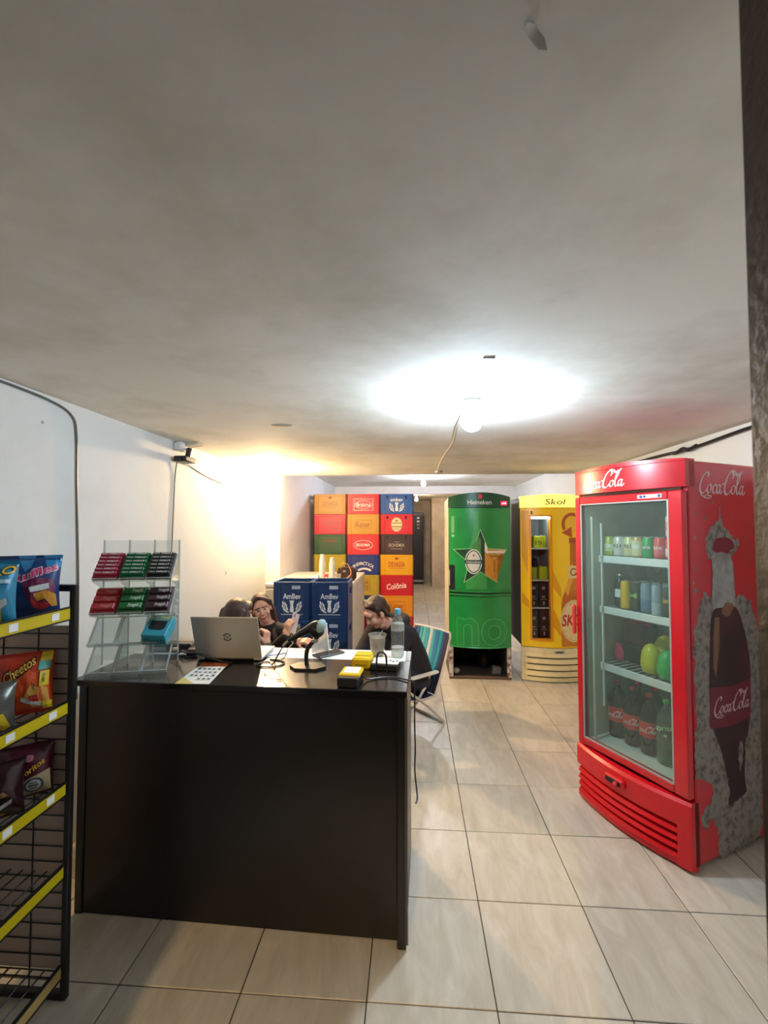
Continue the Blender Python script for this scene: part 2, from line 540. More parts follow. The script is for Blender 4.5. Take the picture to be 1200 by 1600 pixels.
struct(MB().box(-1.95, 2.2, .30, 5.40, HC, 2.66).build('ceiling', M_ceil, smooth=False))
struct(MB().box(-1.95, 2.2, 5.40, 13.9, HF, 2.66).build('ceiling', M_ceil, smooth=False))
struct(MB().box(-1.95, WL, .30, 5.25, -.004, HC).build('wall_left', M_wall, smooth=False))
struct(MB().box(-1.95, -1.60, 5.25, 9.0, -.004, HC).box(-1.95, -1.60, 5.40, 9.0, HC, HF).build('wall_left', M_wallfar, smooth=False))
struct(MB().box(WR, 2.2, .30, 13.9, -.004, HC).box(WR, 2.2, 5.4, 13.9, HC, HF).build('wall_right', M_wall, smooth=False))
b = MB().box(-1.60, -.30, 9.0, 9.14, -.004, HF).box(1.3, WR, 9.0, 9.14, -.004, HF).box(-.30, 1.3, 9.0, 9.14, 2.345, HF)
struct(b.build('wall_back', M_wallfar, smooth=False))
M_corr = mat('corridor_paint', '#cbbda9', .8, noise=(2.2, '#a48f78', .46, .78), bump=(30, .15))
struct(MB().box(.535, WR, 12.5, 13.75, -.004, HF, .01).build('wall_back', M_corr, smooth=False))
struct(MB().box(-1.95, WR, 13.75, 13.9, -.004, HF).build('wall_back', M_corr, smooth=False))
struct(MB().box(-.75, -.60, 9.14, 13.75, -.004, HF).build('wall_left', M_corr, smooth=False))
# the doorway the photographer stands in
M_doorwood = mat('brown_door_steel', '#2b1d19', .5, noise=(14, '#43342b', .55, .8), bump=(60, .2))
struct(MB().box(-1.95, -.95, .22, .32, -.004, 2.66).box(-.95, .44, .22, .30, 2.34, 2.66).box(.44, 2.2, .22, .32, -.004, 2.66).build('wall_front', M_wall, smooth=False))
dj = struct(MB().box(.366, .44, .33, .505, 0, 2.295, .006).build('door_1', M_doorwood, smooth=False))
MB().box(.361, .370, .37, .40, 0, 2.2, .003).build('door_stop', M_doorwood, dj, smooth=False)
for z in (.40,):
    MB().tube([(.365, .498, z - .022), (.365, .498, z + .022)], .005, 10).build('hinge', mat('worn_steel', '#8d8a84', .4, .6), dj)

# ---- ceiling lamps
def bulb_lamp(loc, label, hexc, strength, drop=.05, name='ceiling_lamp', r=.034):
    t = thing(name, label, 'lamp', loc)
    MB().lathe([(.045, 0), (.048, -.012), (.030, -.022), (.001, -.022)], 20).build('ceiling_rose', M_white, t)
    MB().lathe([(.019, -.018), (.021, -.022 - drop), (.017, -.028 - drop), (.001, -.03 - drop)], 16).build('socket', M_white, t)
    z = -.026 - drop
    MB().lathe([(.0145, z), (.018, z - .012), (r * .85, z - .035), (r, z - .058), (r * .92, z - .078), (r * .6, z - .094), (.001, z - .102)], 16).build(
        'bulb', emis('bulb_%s_%d' % (hexc[1:], strength), hexc, strength), t)
    return t
bulb_lamp((.30, 2.246, HC), 'bright cool white bulb glowing on the near ceiling', '#d6ecff', BULB_NEAR, .035, r=.047)
bulb_lamp((-1.53, 4.60, HC), 'warm bulb by the left wall above the blue crates', '#ffd8a2', BULB_WARM, .02)
bulb_lamp((.175, 7.15, HF), 'small cool bulb on the far ceiling behind the crates', '#e8f2ff', BULB_FAR, .05)
bulb_lamp((.09, 11.0, HF), 'tiny distant bulb glimpsed beside the crate stack', '#ffe4c4', BULB_END, .06)

# ---- cables and conduits
M_wire = mat('grey_wire', '#55564f', .5)
M_wirelt = mat('pale_wire', '#b9b4a8', .5)
def cable(name, pts, r, m, label, sub=6, cat='cable', parent=None):
    o = MB().tube(smooth_path(pts, sub), r, 7).build(name, m, parent)
    if parent is None: tag(o, label, cat)
    return o
cable('conduit', [(WL + .008, .5, 2.285), (WL + .008, 1.2, 2.285), (WL + .008, 1.8, 2.283), (WL + .008, 2.05, 2.272), (WL + .008, 2.17, 2.235), (WL + .008, 2.205, 2.15), (WL + .008, 2.215, 1.9), (WL + .008, 2.245, 1.3), (WL + .008, 2.25, .75)],
      .0058, mat('grey_conduit', '#5d6260', .45), 'thin grey conduit bending down the left wall')
cable('ceiling_cable', [(.285, 2.30, HC - .008), (.28, 2.8, HC - .012), (.30, 3.3, HC - .010), (.275, 3.9, HC - .016), (.27, 4.55, HC - .012), (.285, 5.0, HC - .01)], .009, M_wirelt, 'pale cable running from the bright bulb across the ceiling')
t = thing('junction_box', 'small round cable junction on the ceiling near the step', 'junction box', (.285, 5.02, HC))
MB().lathe([(.035, 0), (.035, -.02), (.028, -.028), (.001, -.028)], 14).build('cover', M_wirelt, t)
MB().tube([(-.05, 0, -.012), (.05, 0, -.012)], .012, 8).build('clip', M_grey, t)
cable('wall_cable', [(WR - .02, .9, 2.27), (WR - .02, 2.6, 2.262), (WR - .022, 2.95, 2.255), (WR - .025, 3.4, 2.235), (WR - .02, 3.9, 2.25), (WR - .02, 5.3, 2.262)], .012, M_black, 'black cable along the top of the right wall')
tag(MB().tube(smooth_path([(WR - .03, 3.3, 2.245), (WR - .04, 3.38, 2.225), (WR - .03, 3.46, 2.25), (WR - .045, 3.52, 2.228), (WR - .03, 3.6, 2.24)], 5), .014, 7).build('cable_knot', M_black), 'knot of black tape on the right wall cable', 'cable')
# scraps of tape and a hook on the ceiling
t = tag(MB().add([(.000, -.010, 0), (.010, -.002, -.001), (.018, .012, -.004), (.006, .012, -.002), (-.008, .000, -.001), (-.020, -.014, -.001), (-.016, -.024, -.004), (-.006, -.018, -.001)], [(0, 1, 2, 3), (0, 3, 4, 7), (7, 4, 5, 6)]).build('tape_scrap', mat('grey_tape', '#b9b7ae', .6), loc=(.165, .575, HC - .001)), 'peeling scrap of grey tape on the ceiling overhead', 'tape')
tag(MB().box(-.022, .022, -.004, .004, -.004, 0, .001).build('ceiling_nail', M_grey, loc=(.292, 1.687, HC)), 'tiny dark nail in the ceiling near the bright bulb', 'nail')
tag(MB().ell((0, 0, 0), (.07, .05, .004)).build('ceiling_blemish', mat('ceiling_patch', '#a9a397', .8), loc=(-.83, 2.735, HC)), 'flat grey patch on the ceiling above the laptop', 'patch')

# ---- camera on the left wall
t = thing('security_camera', 'white bracket with black camera high on left wall', 'camera', (WL, 3.22, 2.19))
t.scale = (1.35, 1.35, 1.25)
MB().box(0, .05, -.05, .03, .03, .085, .01).build('mount', M_white, t)
MB().prism([(0, 0), (.10, .02), (.10, .03), (0, .045)], -.04, .03, Matrix.Translation((.02, .03, .055))).build('bracket', mat('aged_white', '#c6c0b2', .5), t)
MB().box(.012, .085, -.065, .05, -.038, -.004, .006).build('camera_body', M_black, t)
MB().tube([(.06, .0, -.005), (.065, .01, .05)], .015, 10).build('arm', M_black, t)
MB().tube([(.05, -.066, -.02), (.05, -.076, -.02)], .012, 12).build('lens', mat('lens_glass', '#1c2228', .1), t)
cable('camera_cable', [(WL + .02, 3.19, 2.165), (WL + .006, 3.185, 2.05), (WL + .006, 3.17, 1.8), (WL + .006, 3.155, 1.5), (WL + .006, 3.14, 1.2), (WL + .006, 3.12, .95)], .0038, M_wire, 'thin wire hanging straight down from the wall camera')
cable('lamp_cable', [(WL + .03, 3.27, 2.165), (WL + .006, 3.42, 2.14), (WL + .006, 3.65, 2.10), (WL + .006, 3.9, 2.075), (WL + .006, 4.1, 2.07), (WL + .006, 4.4, 2.15), (WL + .006, 4.6, 2.25)], .0032, M_wire, 'slack wire from the wall camera toward the warm bulb')
# small wall scars
for (y, z, s_, lb) in ((4.25, 1.80, .012, 'under the warm bulb'), (4.12, 1.22, .018, 'above the two women'), (2.0, 2.16, .008, 'beside the bend of the conduit')):
    tag(MB().add([(.0, -s_, -s_ * .8), (.0, s_ * .6, -s_), (.0, s_, s_ * .5), (.0, -s_ * .2, s_ * 1.3), (.0, -s_ * .9, s_ * .3), (.004, 0, 0)], [(0, 1, 5), (1, 2, 5), (2, 3, 5), (3, 4, 5), (4, 0, 5)]).build(
        'plaster_chip', mat('plaster_scar', '#b9b2a6', .9), loc=(WL + .0005, y, z)), 'small grey chip in the left wall paint ' + lb, 'plaster chip', 'chips in the left wall')

# ================================================================== RED COOLER
FR_LOC = Vector((1.191, 2.56, 0)); FR_ROT = R(-62.9)
FRM = Matrix.Translation(FR_LOC) @ Matrix.Rotation(FR_ROT, 4, 'Z')
fr = thing('drinks_cooler', 'tall red glass door drinks cooler standing right of the aisle', 'fridge', FR_LOC, FR_ROT)
HW = .34
arc = lambda u, b, hw=HW: -b * (1 - min(1, (u / hw) ** 2))
def arcprism(mb, z0, z1, b, yb, hw=HW, n=16, u0=None, u1=None, toparch=0.0, y_off=0.0):
    u0 = -hw if u0 is None else u0; u1 = hw if u1 is None else u1
    us = [u0 + (u1 - u0) * i / n for i in range(n + 1)]
    poly = [(u, arc(u, b, hw) + y_off) for u in us]
    vs = []; 
    for (x, y) in poly: vs += [(x, y, z0), (x, y, z1 + toparch * (1 - (x / hw) ** 2)), (x, yb, z0), (x, yb, z1 + toparch * (1 - (x / hw) ** 2))]
    fs = []
    for i in range(n):
        a = 4 * i; c = 4 * (i + 1)
        fs += [(a, c, c + 1, a + 1), (a + 2, a + 3, c + 3, c + 2), (a + 1, c + 1, c + 3, a + 3), (a, a + 2, c + 2, c)]
    fs += [(0, 1, 3, 2), (4 * n, 4 * n + 2, 4 * n + 3, 4 * n + 1)]
    return mb.add(vs, fs)
# body
for sx in (-1, 1):
    MB().box(min(sx * .305, sx * HW), max(sx * .305, sx * HW), 0.012, .68, .03, 1.985, .006).build('side_panel', M_red, fr, smooth=False)
MB().box(-.305, .305, .655, .68, .03, 1.985).build('back_panel', M_red, fr, smooth=False)
MB().box(-.305, .305, .02, .655, 1.86, 1.985).build('top_panel', M_red, fr, smooth=False)
MB().box(-.305, .305, .03, .655, .05, .345).build('machine_case', M_dark, fr, smooth=False)
M_liner = mat('cooler_liner', '#a9b3a8', .5, noise=(4, '#8f998f', .45, .8))
b = MB().box(-.303, -.283, .012, .635, .375, 1.83).box(.283, .303, .012, .635, .375, 1.83).box(-.303, .303, .635, .653, .375, 1.83).box(-.303, .303, .012, .653, 1.83, 1.858)
b.build('liner', M_liner, fr, smooth=False)
MB().box(-.303, .303, .012, .653, .347, .375).build('liner_floor', mat('liner_floor_white', '#d4dcd6', .5), fr, smooth=False)
MB().box(-.15, .15, .620, .634, 1.45, 1.80, .004).build('evaporator_cover', mat('evaporator_grey', '#7f8a84', .5), fr, smooth=False)
M_rail = mat('white_rail', '#dfe6e6', .4)
for i, z in enumerate((1.477, 1.165, .817)):
    s_ = MB()
    for k in range(14):
        u = -.27 + .54 * k / 13
        s_.tube([(u, .13, z - .006), (u, .60, z - .006)], .0028, 5)
    s_.tube([(-.28, .14, z - .01), (.28, .14, z - .01)], .004, 6).tube([(-.28, .58, z - .01), (.28, .58, z - .01)], .004, 6).tube([(-.28, .36, z - .01), (.28, .36, z - .01)], .004, 6)
    sh = s_.build('shelf', M_rail, fr)
    MB().box(-.282, .282, .112, .124, z - .042, z + .002, .003).build('price_rail', M_rail, sh, smooth=False)
for u in (-.272, .272):
    MB().box(u - .006, u + .006, .125, .135, .55, 1.68).build('shelf_standard', M_rail, fr, smooth=False)
# header
hb = MB(); arcprism(hb, 1.855, 1.985, .055, .06, toparch=.012, y_off=-.012)
hd = hb.build('header', M_red, fr)
hb = MB(); arcprism(hb, 1.985, 1.995, .062, .06, toparch=.012, y_off=-.014)
hb.build('header_rim', M_redpl, hd)
M_logo = mat('white_print', '#f2eceb', .45)
lg = script_logo(.118)
decal('lettering', [place(s_, -.255, 1.862) for s_ in lg], lambda u, v: (u, arc(u, .055) - .0135, v), M_logo, hd, du=.02)
# door
dr = MB()
dr.box(-.327, -.285, -.034, .008, .345, 1.838, .006).box(.262, .336, -.034, .008, .345, 1.838, .006).box(-.285, .262, -.034, .008, .345, .385, .004).box(-.285, .262, -.034, .008, 1.795, 1.838, .004)
door = dr.build('door', M_red, fr, smooth=False)
MB().box(-.287, .264, -.020, -.014, .383, 1.797).build('glass_pane', glass('cooler_glass', '#f3f8f4', .02, 1.35, milk=.085, milkhex='#a9b8ac'), door, smooth=False)  # milk paints a pale haze into the pane, standing in for washed-out reflections
g = MB().box(-.287, -.279, -.031, -.022, .385, 1.795).box(.256, .264, -.031, -.022, .385, 1.795).box(-.287, .264, -.031, -.022, .383, .391).box(-.287, .264, -.031, -.022, 1.789, 1.797)
g.build('glazing_strip', mat('silver_strip', '#a9aca6', .4, .3), door, smooth=False)
b = MB().box(-.250, -.236, .012, .020, .39, 1.72)
b.build('inner_light_strip', mat('lamp_cover', '#b9c4b8', .4), door, smooth=False)
MB().box(-.341, -.323, -.062, -.03, .995, 1.175, .007).build('handle', mat('handle_red', '#e2493f', .4), door, smooth=False)
bd = MB().box(.10, .235, -.037, -.033, 1.806, 1.826, .002).build('badge', mat('badge_white', '#e9ebf2', .4), door, smooth=False)
decal('badge_mark', [ell2d(.122, 1.816, .010, .007), ell2d(.142, 1.816, .009, .006), ell2d(.222, 1.816, .008, .008)], lambda u, v: (u, -.0375, v), mat('badge_blue', '#25407c', .4), bd)
# grille
gb = MB(); arcprism(gb, .03, .33, .045, .03, y_off=0.0)
gr = gb.build('grille', mat('grille_dark', '#5e0a10', .5), fr)
def arcsweep(mb, cs, u0, u1, bulge, n=18, hw=HW):
    k = len(cs); vs = []
    for i in range(n + 1):
        u = u0 + (u1 - u0) * i / n
        for (y, z) in cs: vs.append((u, arc(u, bulge, hw) + y, z))
    fs = [(i * k + j, i * k + (j + 1) % k, (i + 1) * k + (j + 1) % k, (i + 1) * k + j) for i in range(n) for j in range(k)]
    fs += [tuple(range(k)), tuple(n * k + j for j in range(k - 1, -1, -1))]
    return mb.add(vs, fs)
tb = MB(); arcsweep(tb, [(.02, .205), (-.022, .205), (-.030, .212), (-.030, .318), (-.018, .332), (.02, .332)], -HW, HW, .055)
tb.build('top_band', M_redpl, gr)
for k in range(4):
    z = .166 - k * .040
    sb = MB(); arcsweep(sb, [(.02, z), (-.026, z), (-.032, z + .006), (-.022, z + .024), (-.004, z + .029), (.02, z + .029)], -.325, .285, .055)
    sb.build('slat', M_redpl, gr)
eb = MB(); arcsweep(eb, [(.02, .012), (-.022, .012), (-.030, .02), (-.030, .212), (.02, .212)], .282, HW, .055, 3)
eb.build('end_cap', M_redpl, gr)
eb = MB(); arcsweep(eb, [(.02, .012), (-.014, .012), (-.02, .018), (-.02, .046), (.02, .046)], -HW, .285, .055, 12)
eb.build('bottom_band', M_redpl, gr)
nb = MB().box(-.085, .035, -.108, -.07, .252, .296, .008)
nt_ = nb.build('control_housing', M_redpl, gr, smooth=False)
MB().box(-.075, .022, -.1105, -.10, .257, .285, .004).build('control_slot', M_dark, nt_, smooth=False)
MB().lathe([(.011, 0), (.011, .012), (.008, .015), (.001, .015)], 14, M=Matrix.Translation((-.005, -.108, .271)) @ Matrix.Rotation(R(90), 4, 'X')).build('knob', mat('knob_pink', '#e6304a', .4), nt_)
# the printed side
sp = lambda off: (lambda s_, z: (HW + off, s_, z))
SIDE = [o for o in fr.children if o.name.startswith('side_panel')][1]
decal('lettering', [place(s_, .085, 1.800) for s_ in script_logo(.152)], sp(.0012), mat('side_logo', '#d9c6c4', .5), SIDE)
M_splash = mat('splash_print', '#8b837b', .5, noise=(26, '#54463d', .46, .66))
M_ice = mat('ice_print', '#9f9b97', .5, noise=(16, '#77716b', .4, .7))
rs = random.Random(3)
def ragged(pts, amp, sub=5):
    P = smooth_path([(p[0], p[1], 0) for p in pts], sub, True)
    return poly2d([(p.x + rs.uniform(-amp, amp), p.y + rs.uniform(-amp, amp)) for p in P])
spl = [ragged([(.02, 1.06), (.05, 1.22), (.10, 1.32), (.17, 1.30), (.30, 1.26), (.42, 1.30), (.52, 1.22), (.56, 1.0), (.56, .30), (.52, .05), (.34, .035), (.18, .035), (.17, .15), (.12, .26), (.13, .40), (.02, .44), (.012, .60), (.03, .80)], .012, 7)]
spl += [ragged([(.06, .20), (.05, .26), (.10, .30), (.13, .25), (.10, .20)], .01, 4)]
for (a, c, q) in ((.06, 1.72, .008), (.13, 1.70, .010), (.20, 1.78, .008), (.05, 1.60, .012), (.05, 1.34, .015), (.06, 1.45, .008), (.03, 1.38, .009), (.33, 1.60, .01)):
    spl.append(ragged([(a - q, c), (a, c - q), (a + q, c), (a, c + q)], .004, 3))
decal('splash_print', spl, sp(.0008), M_splash, SIDE)
decal('splash_crown', [ragged([(.15, 1.50), (.14, 1.60), (.19, 1.66), (.235, 1.70), (.25, 1.76), (.27, 1.69), (.33, 1.62), (.41, 1.58), (.36, 1.52), (.30, 1.50)], .014, 5)], sp(.0010), M_splash, SIDE)
decal('bottle_cap_print', [ragged([(.19, 1.545), (.22, 1.60), (.33, 1.60), (.37, 1.56), (.32, 1.525), (.24, 1.52)], .006, 4)], sp(.0016), mat('cap_print', '#7d0f22', .5), SIDE)
decal('bottle_neck_print', [ragged([(.185, 1.52), (.34, 1.50), (.355, 1.36), (.36, 1.26), (.33, 1.20), (.20, 1.22), (.17, 1.30), (.18, 1.42)], .003, 4)], sp(.0018), M_ice, SIDE)
decal('bottle_print', [poly2d([(p.x, p.y) for p in smooth_path([(.165, 1.22, 0), (.25, 1.245, 0), (.37, 1.235, 0), (.43, 1.12, 0), (.47, .98, 0), (.475, .84, 0), (.46, .66, 0), (.42, .52, 0), (.40, .38, 0), (.42, .25, 0), (.40, .20, 0), (.26, .24, 0), (.25, .40, 0), (.21, .54, 0), (.15, .66, 0), (.13, .82, 0), (.14, 1.02, 0)], 4, True)])], sp(.0022),
      mat('cola_print', '#2a1214', .35, noise=(5, '#561520', .45, .75)), SIDE)
decal('bottle_foot_splash', [ragged([(.20, .16), (.19, .34), (.24, .42), (.27, .36), (.26, .26), (.33, .27), (.42, .30), (.48, .26), (.46, .14), (.32, .12)], .016, 6), ragged([(.36, .40), (.35, .50), (.375, .56), (.39, .46)], .008, 4), ragged([(.41, .50), (.42, .57), (.44, .52)], .006, 4)], sp(.0030), M_splash, SIDE)
decal('bottle_shine_print', [poly2d([(.185, 1.20), (.225, 1.20), (.215, 1.05), (.185, .90), (.165, .95), (.17, 1.1)]), ragged([(.24, 1.22), (.29, 1.27), (.35, 1.24), (.29, 1.20)], .008, 4)], sp(.0026), mat('amber_print', '#7c5238', .4), SIDE)
decal('bottle_label_print', [poly2d([(.128, .66), (.132, .86), (.30, .845), (.475, .86), (.462, .66), (.30, .645)])], sp(.0026), mat('label_print', '#6d0e22', .45), SIDE)
decal('label_lettering', [place(s_, .155, .700) for s_ in script_logo(.118)], sp(.0032), mat('label_logo', '#c9b3b2', .5), SIDE)
for (u, y) in ((-.28, .06), (.28, .08), (-.28, .6), (.28, .6)):
    MB().lathe([(.022, 0), (.022, .03), (.012, .034), (.001, .034)], 10, (u, y, 0)).build('foot', M_black, fr)

# ---- drinks in the red cooler
M_alu = mat('aluminium', '#b9bcbd', .3, .9)
_cm = {}
def can(u, y, z, hexc, label, r=.033, h=.122, group=None, band=None, text=None, rot=0, texthex='#eeeeea'):
    q = FRM @ Vector((u, y, z))
    t = thing('drink_can', label, 'can', q, FR_ROT + rot, group)
    k = (r, h)
    if k not in _cm:
        a = MB().lathe([(r * .78, 0), (r, .008), (r, h - .016), (r * .82, h - .003)], 18).mesh('can_body')
        l = MB().lathe([(r * .83, h - .004), (r * .83, h), (r * .76, h), (r * .74, h - .004), (.001, h - .004)], 18).mesh('can_lid')
        _cm[k] = (a, l)
    for nm, me, m in (('body', _cm[k][0], mat('can_' + hexc[1:], hexc, .35, .15)), ('lid', _cm[k][1], M_alu)):
        o = bpy.data.objects.new(nm, me); COL.objects.link(o); o.parent = t
        if not me.materials: me.materials.append(None)
        o.material_slots[0].link = 'OBJECT'; o.material_slots[0].material = m
    wrap = lambda a, v: (math.sin(a / r) * (r + .0004), -math.cos(a / r) * (r + .0004), v)
    if band:
        decal('label_band', [rect2d(-r * 1.5, r * 1.5, h * band[1], h * band[2])], wrap, mat('can_' + band[0][1:], band[0], .4), t, du=r * .25)
    if text:
        wrap2 = lambda a, v: (math.sin(a / r) * (r + .0009), -math.cos(a / r) * (r + .0009), v)
        sh = text2d(text, h * .16, .01)
        decal('lettering', [place(sh, 0, h * .45, 0, r * 1.7)], wrap2, mat('can_' + texthex[1:], texthex, .4), t, du=r * .25)
    return t
z1, z2, z3, z4 = 1.4775, 1.1655, .8175, .3755
can(-.241, .165, z1, '#9aa83e', 'olive green can at the left end of the cooler top shelf', text='0', band=('#c7cf9a', .25, .6))
can(-.174, .165, z1, '#c9ccc4', 'silver white can second from left on the cooler top shelf', text='1921', texthex='#3a3d3a')
can(-.118, .182, z1, '#d6d0a0', 'pale cream can third from left on the cooler top shelf', text='1921', texthex='#4a4a36')
can(-.052, .165, z1, '#cfa868', 'gold and cream can left of the green can', band=('#e2d4ac', .1, .8), text='1')
can(.016, .165, z1, '#0f9a50', 'bright green can on the cooler top shelf', text='lata')
can(.084, .165, z1, '#c8323c', 'red can right of the bright green can', text='lata', band=('#d8626a', .2, .6))
can(.152, .165, z1, '#d02a34', 'red can at the right end of the cooler top shelf', band=('#e9dcd6', .15, .5))
can(.152, .168, z1 + .1225, '#e6d9d2', 'pale can stacked on the red can at the right end', band=('#d58a86', .3, .7))
GR = 'second row of cans on the top shelf'
for u, hx, cn in ((-.235, '#7c8a3a', 'olive'), (-.165, '#9a9c96', 'grey'), (-.090, '#8f7c4e', 'tan'), (-.020, '#a8632e', 'copper brown'), (.050, '#0c7a42', 'green'), (.120, '#a52a30', 'dark red'), (.190, '#802630', 'maroon')):
    can(u, .255, z1, hx, cn + ' can in the second row of the cooler top shelf', group=GR)
TA = dict(r=.029, h=.168)
can(-.141, .17, z2, '#e2b512', 'tall bright yellow can on the second cooler shelf', **TA)
can(-.078, .17, z2, '#1f3a1c', 'tall dark green can with light claw mark on the second cooler shelf', text='M', texthex='#8fc45a', **TA)
can(-.010, .17, z2, '#7d98a8', 'tall silver blue can beside the dark green can', band=('#5b7f9c', .05, .45), **TA)
can(.055, .17, z2, '#86a0b4', 'tall pale blue can beside the dark can at the right', band=('#a7b6c0', .0, .4), **TA)
can(.120, .17, z2, '#2c3a2c', 'tall dark can with yellow lettering at the right of the second shelf', text='Guara', texthex='#d9b92c', **TA)
can(.185, .17, z2, '#a8a89a', 'tall dull silver can behind the door frame on the second shelf', **TA)
for u, hx, cn in ((-.075, '#4e5a48', 'grey green'), (-.005, '#6b7f8a', 'slate blue'), (.065, '#7f95a2', 'pale slate'), (.135, '#3a463c', 'dark green')):
    can(u, .245, z2, hx, 'tall ' + cn + ' can in the second row of the second shelf', group='second row of tall cans', **TA)

_bm = {}
def bottle(loc, kind, label, group=None, rotz=0.0, lab=None, body=None, cap='#c01820', labz=None):
    """kind: ('pet', r, h)"""
    nm, r, h = kind
    t = thing(nm, label, 'bottle', loc, rotz, group)
    if kind not in _bm:
        prof = [(r * .55, 0), (r * .92, .006), (r, h * .05), (r * .97, h * .18), (r, h * .30), (r * .93, h * .42), (r, h * .55), (r * .98, h * .66), (r * .72, h * .78), (r * .42, h * .87), (r * .26, h * .92), (r * .25, h * .955)]
        a = MB().lathe(prof, 18).mesh('bottle_body')
        c = MB().lathe([(r * .30, h * .94), (r * .31, h * .95), (r * .31, h * .99), (r * .27, h), (.001, h)], 14).mesh('cap')
        l = MB().lathe([(r * 1.012, h * .30), (r * 1.006, h * .42), (r * 1.012, h * .55)], 18)
        l.f = [f for f in l.f if len(f) == 4]; l.m = l.m[:len(l.f)]
        l = l.mesh('label')
        _bm[kind] = (a, c, l)
    for n2, me, m in (('body', _bm[kind][0], body), ('cap', _bm[kind][1], mat('cap_' + cap[1:], cap, .4)), ('label_wrap', _bm[kind][2], lab)):
        if m is None: continue
        o = bpy.data.objects.new(n2, me); COL.objects.link(o); o.parent = t
        if not me.materials: me.materials.append(None)
        o.material_slots[0].link = 'OBJECT'; o.material_slots[0].material = m
    return t
M_cola = mat('cola_pet', '#1d100c', .08, coat=.4)
M_colalab = mat('cola_label', '#cf2a30', .4)
PET2 = ('soda_bottle', .052, .335)
for i, (u, y) in enumerate(((-.227, .19), (-.115, .18), (-.005, .17))):
    bt = bottle(FRM @ Vector((u, y, z4)), PET2, ['cola bottle at the left of the cooler floor', 'cola bottle in the middle of the cooler floor', 'cola bottle beside the clear bottle on the cooler floor'][i], rotz=FR_ROT, lab=M_colalab, body=M_cola)
    r_ = .052 * 1.016
    decal('lettering', [place(s_, -.052, .335 * .36) for s_ in script_logo(.045)], lambda a, v: (math.sin(a / r_) * r_ * 1.004, -math.cos(a / r_) * r_ * 1.004, v), M_logo, bt, du=.01)
M_clearpet = glass('clear_pet', '#dfeee2', .04, 1.45, milk=.10, milkhex='#cfe0d2')
sb_ = bottle(FRM @ Vector((.108, .150, z4)), ('soda_bottle_clear', .054, .34), 'clear soda bottle with green lettering at the right of the cooler floor', rotz=FR_ROT + .35, body=M_clearpet, cap='#3aa14a')
sb_.name = 'soda_bottle'
r2_ = .0545
decal('lettering', [place(text2d('sprite', .028, .012), 0, .19, .2), star2d(.005, .165, .013)], lambda a, v: (math.sin(a / r2_) * r2_, -math.cos(a / r2_) * r2_, v), mat('lime_print', '#bfe8a8', .4), sb_, du=.01)
MB().lathe([(.001, .008), (.047, .012), (.05, .02), (.049, .24), (.001, .24)], 16).build('soda_water', glass('soda_water', '#cfe2cf', .02, 1.33, milk=.12, milkhex='#9fb79f'), sb_)
for i, (u, y) in enumerate(((-.17, .30), (-.06, .295), (.055, .29), (.20, .24))):
    bottle(FRM @ Vector((u, y, z4)), PET2, ['cola bottle behind the left pair on the cooler floor', 'cola bottle behind the middle pair on the cooler floor', 'cola bottle behind the clear bottle on the cooler floor', 'green labelled clear bottle behind on the cooler floor'][i], 'back row of cola bottles', FR_ROT, M_colalab if i != 3 else mat('green_label', '#2c8a3c', .4), M_cola if i != 3 else M_clearpet)
sm = bottle(FRM @ Vector((-.205, .20, z2)), ('small_bottle', .028, .20), 'small dark bottle with a white label beside the yellow can', rotz=FR_ROT, lab=mat('white_label', '#d9e2e6', .5), body=mat('dark_glass', '#1a2226', .1), cap='#d8d8d4')
for i, (u, y, hx) in enumerate(((-.225, .44, '#34555c'), (-.165, .45, '#3a4a56'), (-.105, .44, '#74343c'), (-.235, .36, '#3f5660'))):
    bottle(FRM @ Vector((u, y, z2)), ('water_flask', .030, .25), ['dim teal bottle at the back left of the second cooler shelf', 'dim slate bottle at the back left of the second cooler shelf', 'dim red labelled bottle at the back of the second cooler shelf', 'dim grey bottle nearest the left wall of the second cooler shelf'][i], 'dim bottles on the second cooler shelf', FR_ROT, mat('wl_' + hx[1:], hx, .5), glass('pet_grey', '#c9d2d4', .05, 1.4, milk=.2, milkhex='#6f7f84'), '#b9c4c8')
# third shelf: dark pack, pink pouch and round juice bottles
t = thing('drink_pack', 'dark red shrink wrapped drink pack on the third cooler shelf', 'pack', FRM @ Vector((-.176, .34, z3)), FR_ROT)
MB().box(-.085, .085, -.07, .07, .0, .11, .012).build('lower_wrap', mat('pack_dark', '#241a1a', .3), t, smooth=False)
MB().box(-.080, .080, -.065, .065, .11, .24, .016).build('upper_wrap', mat('pack_red', '#5b2426', .3, noise=(12, '#37191b', .4, .7)), t, smooth=False)
for u in (-.05, 0, .05):
    MB().lathe([(.022, .235), (.022, .25), (.016, .256), (.001, .256)], 12, (u, -.02, 0)).build('bottle_cap', M_redpl, t)
t = thing('snack_pouch', 'small pink pouch on the third cooler shelf', 'pouch', FRM @ Vector((-.245, .235, z3)), FR_ROT)
MB().ell((0, 0, .05), (.035, .018, .05)).build('pouch', mat('pink_foil', '#c22a52', .3), t)
MB().box(-.02, .02, -.003, .003, .09, .112).build('seal', mat('pink_foil', '#c22a52', .3), t, smooth=False)
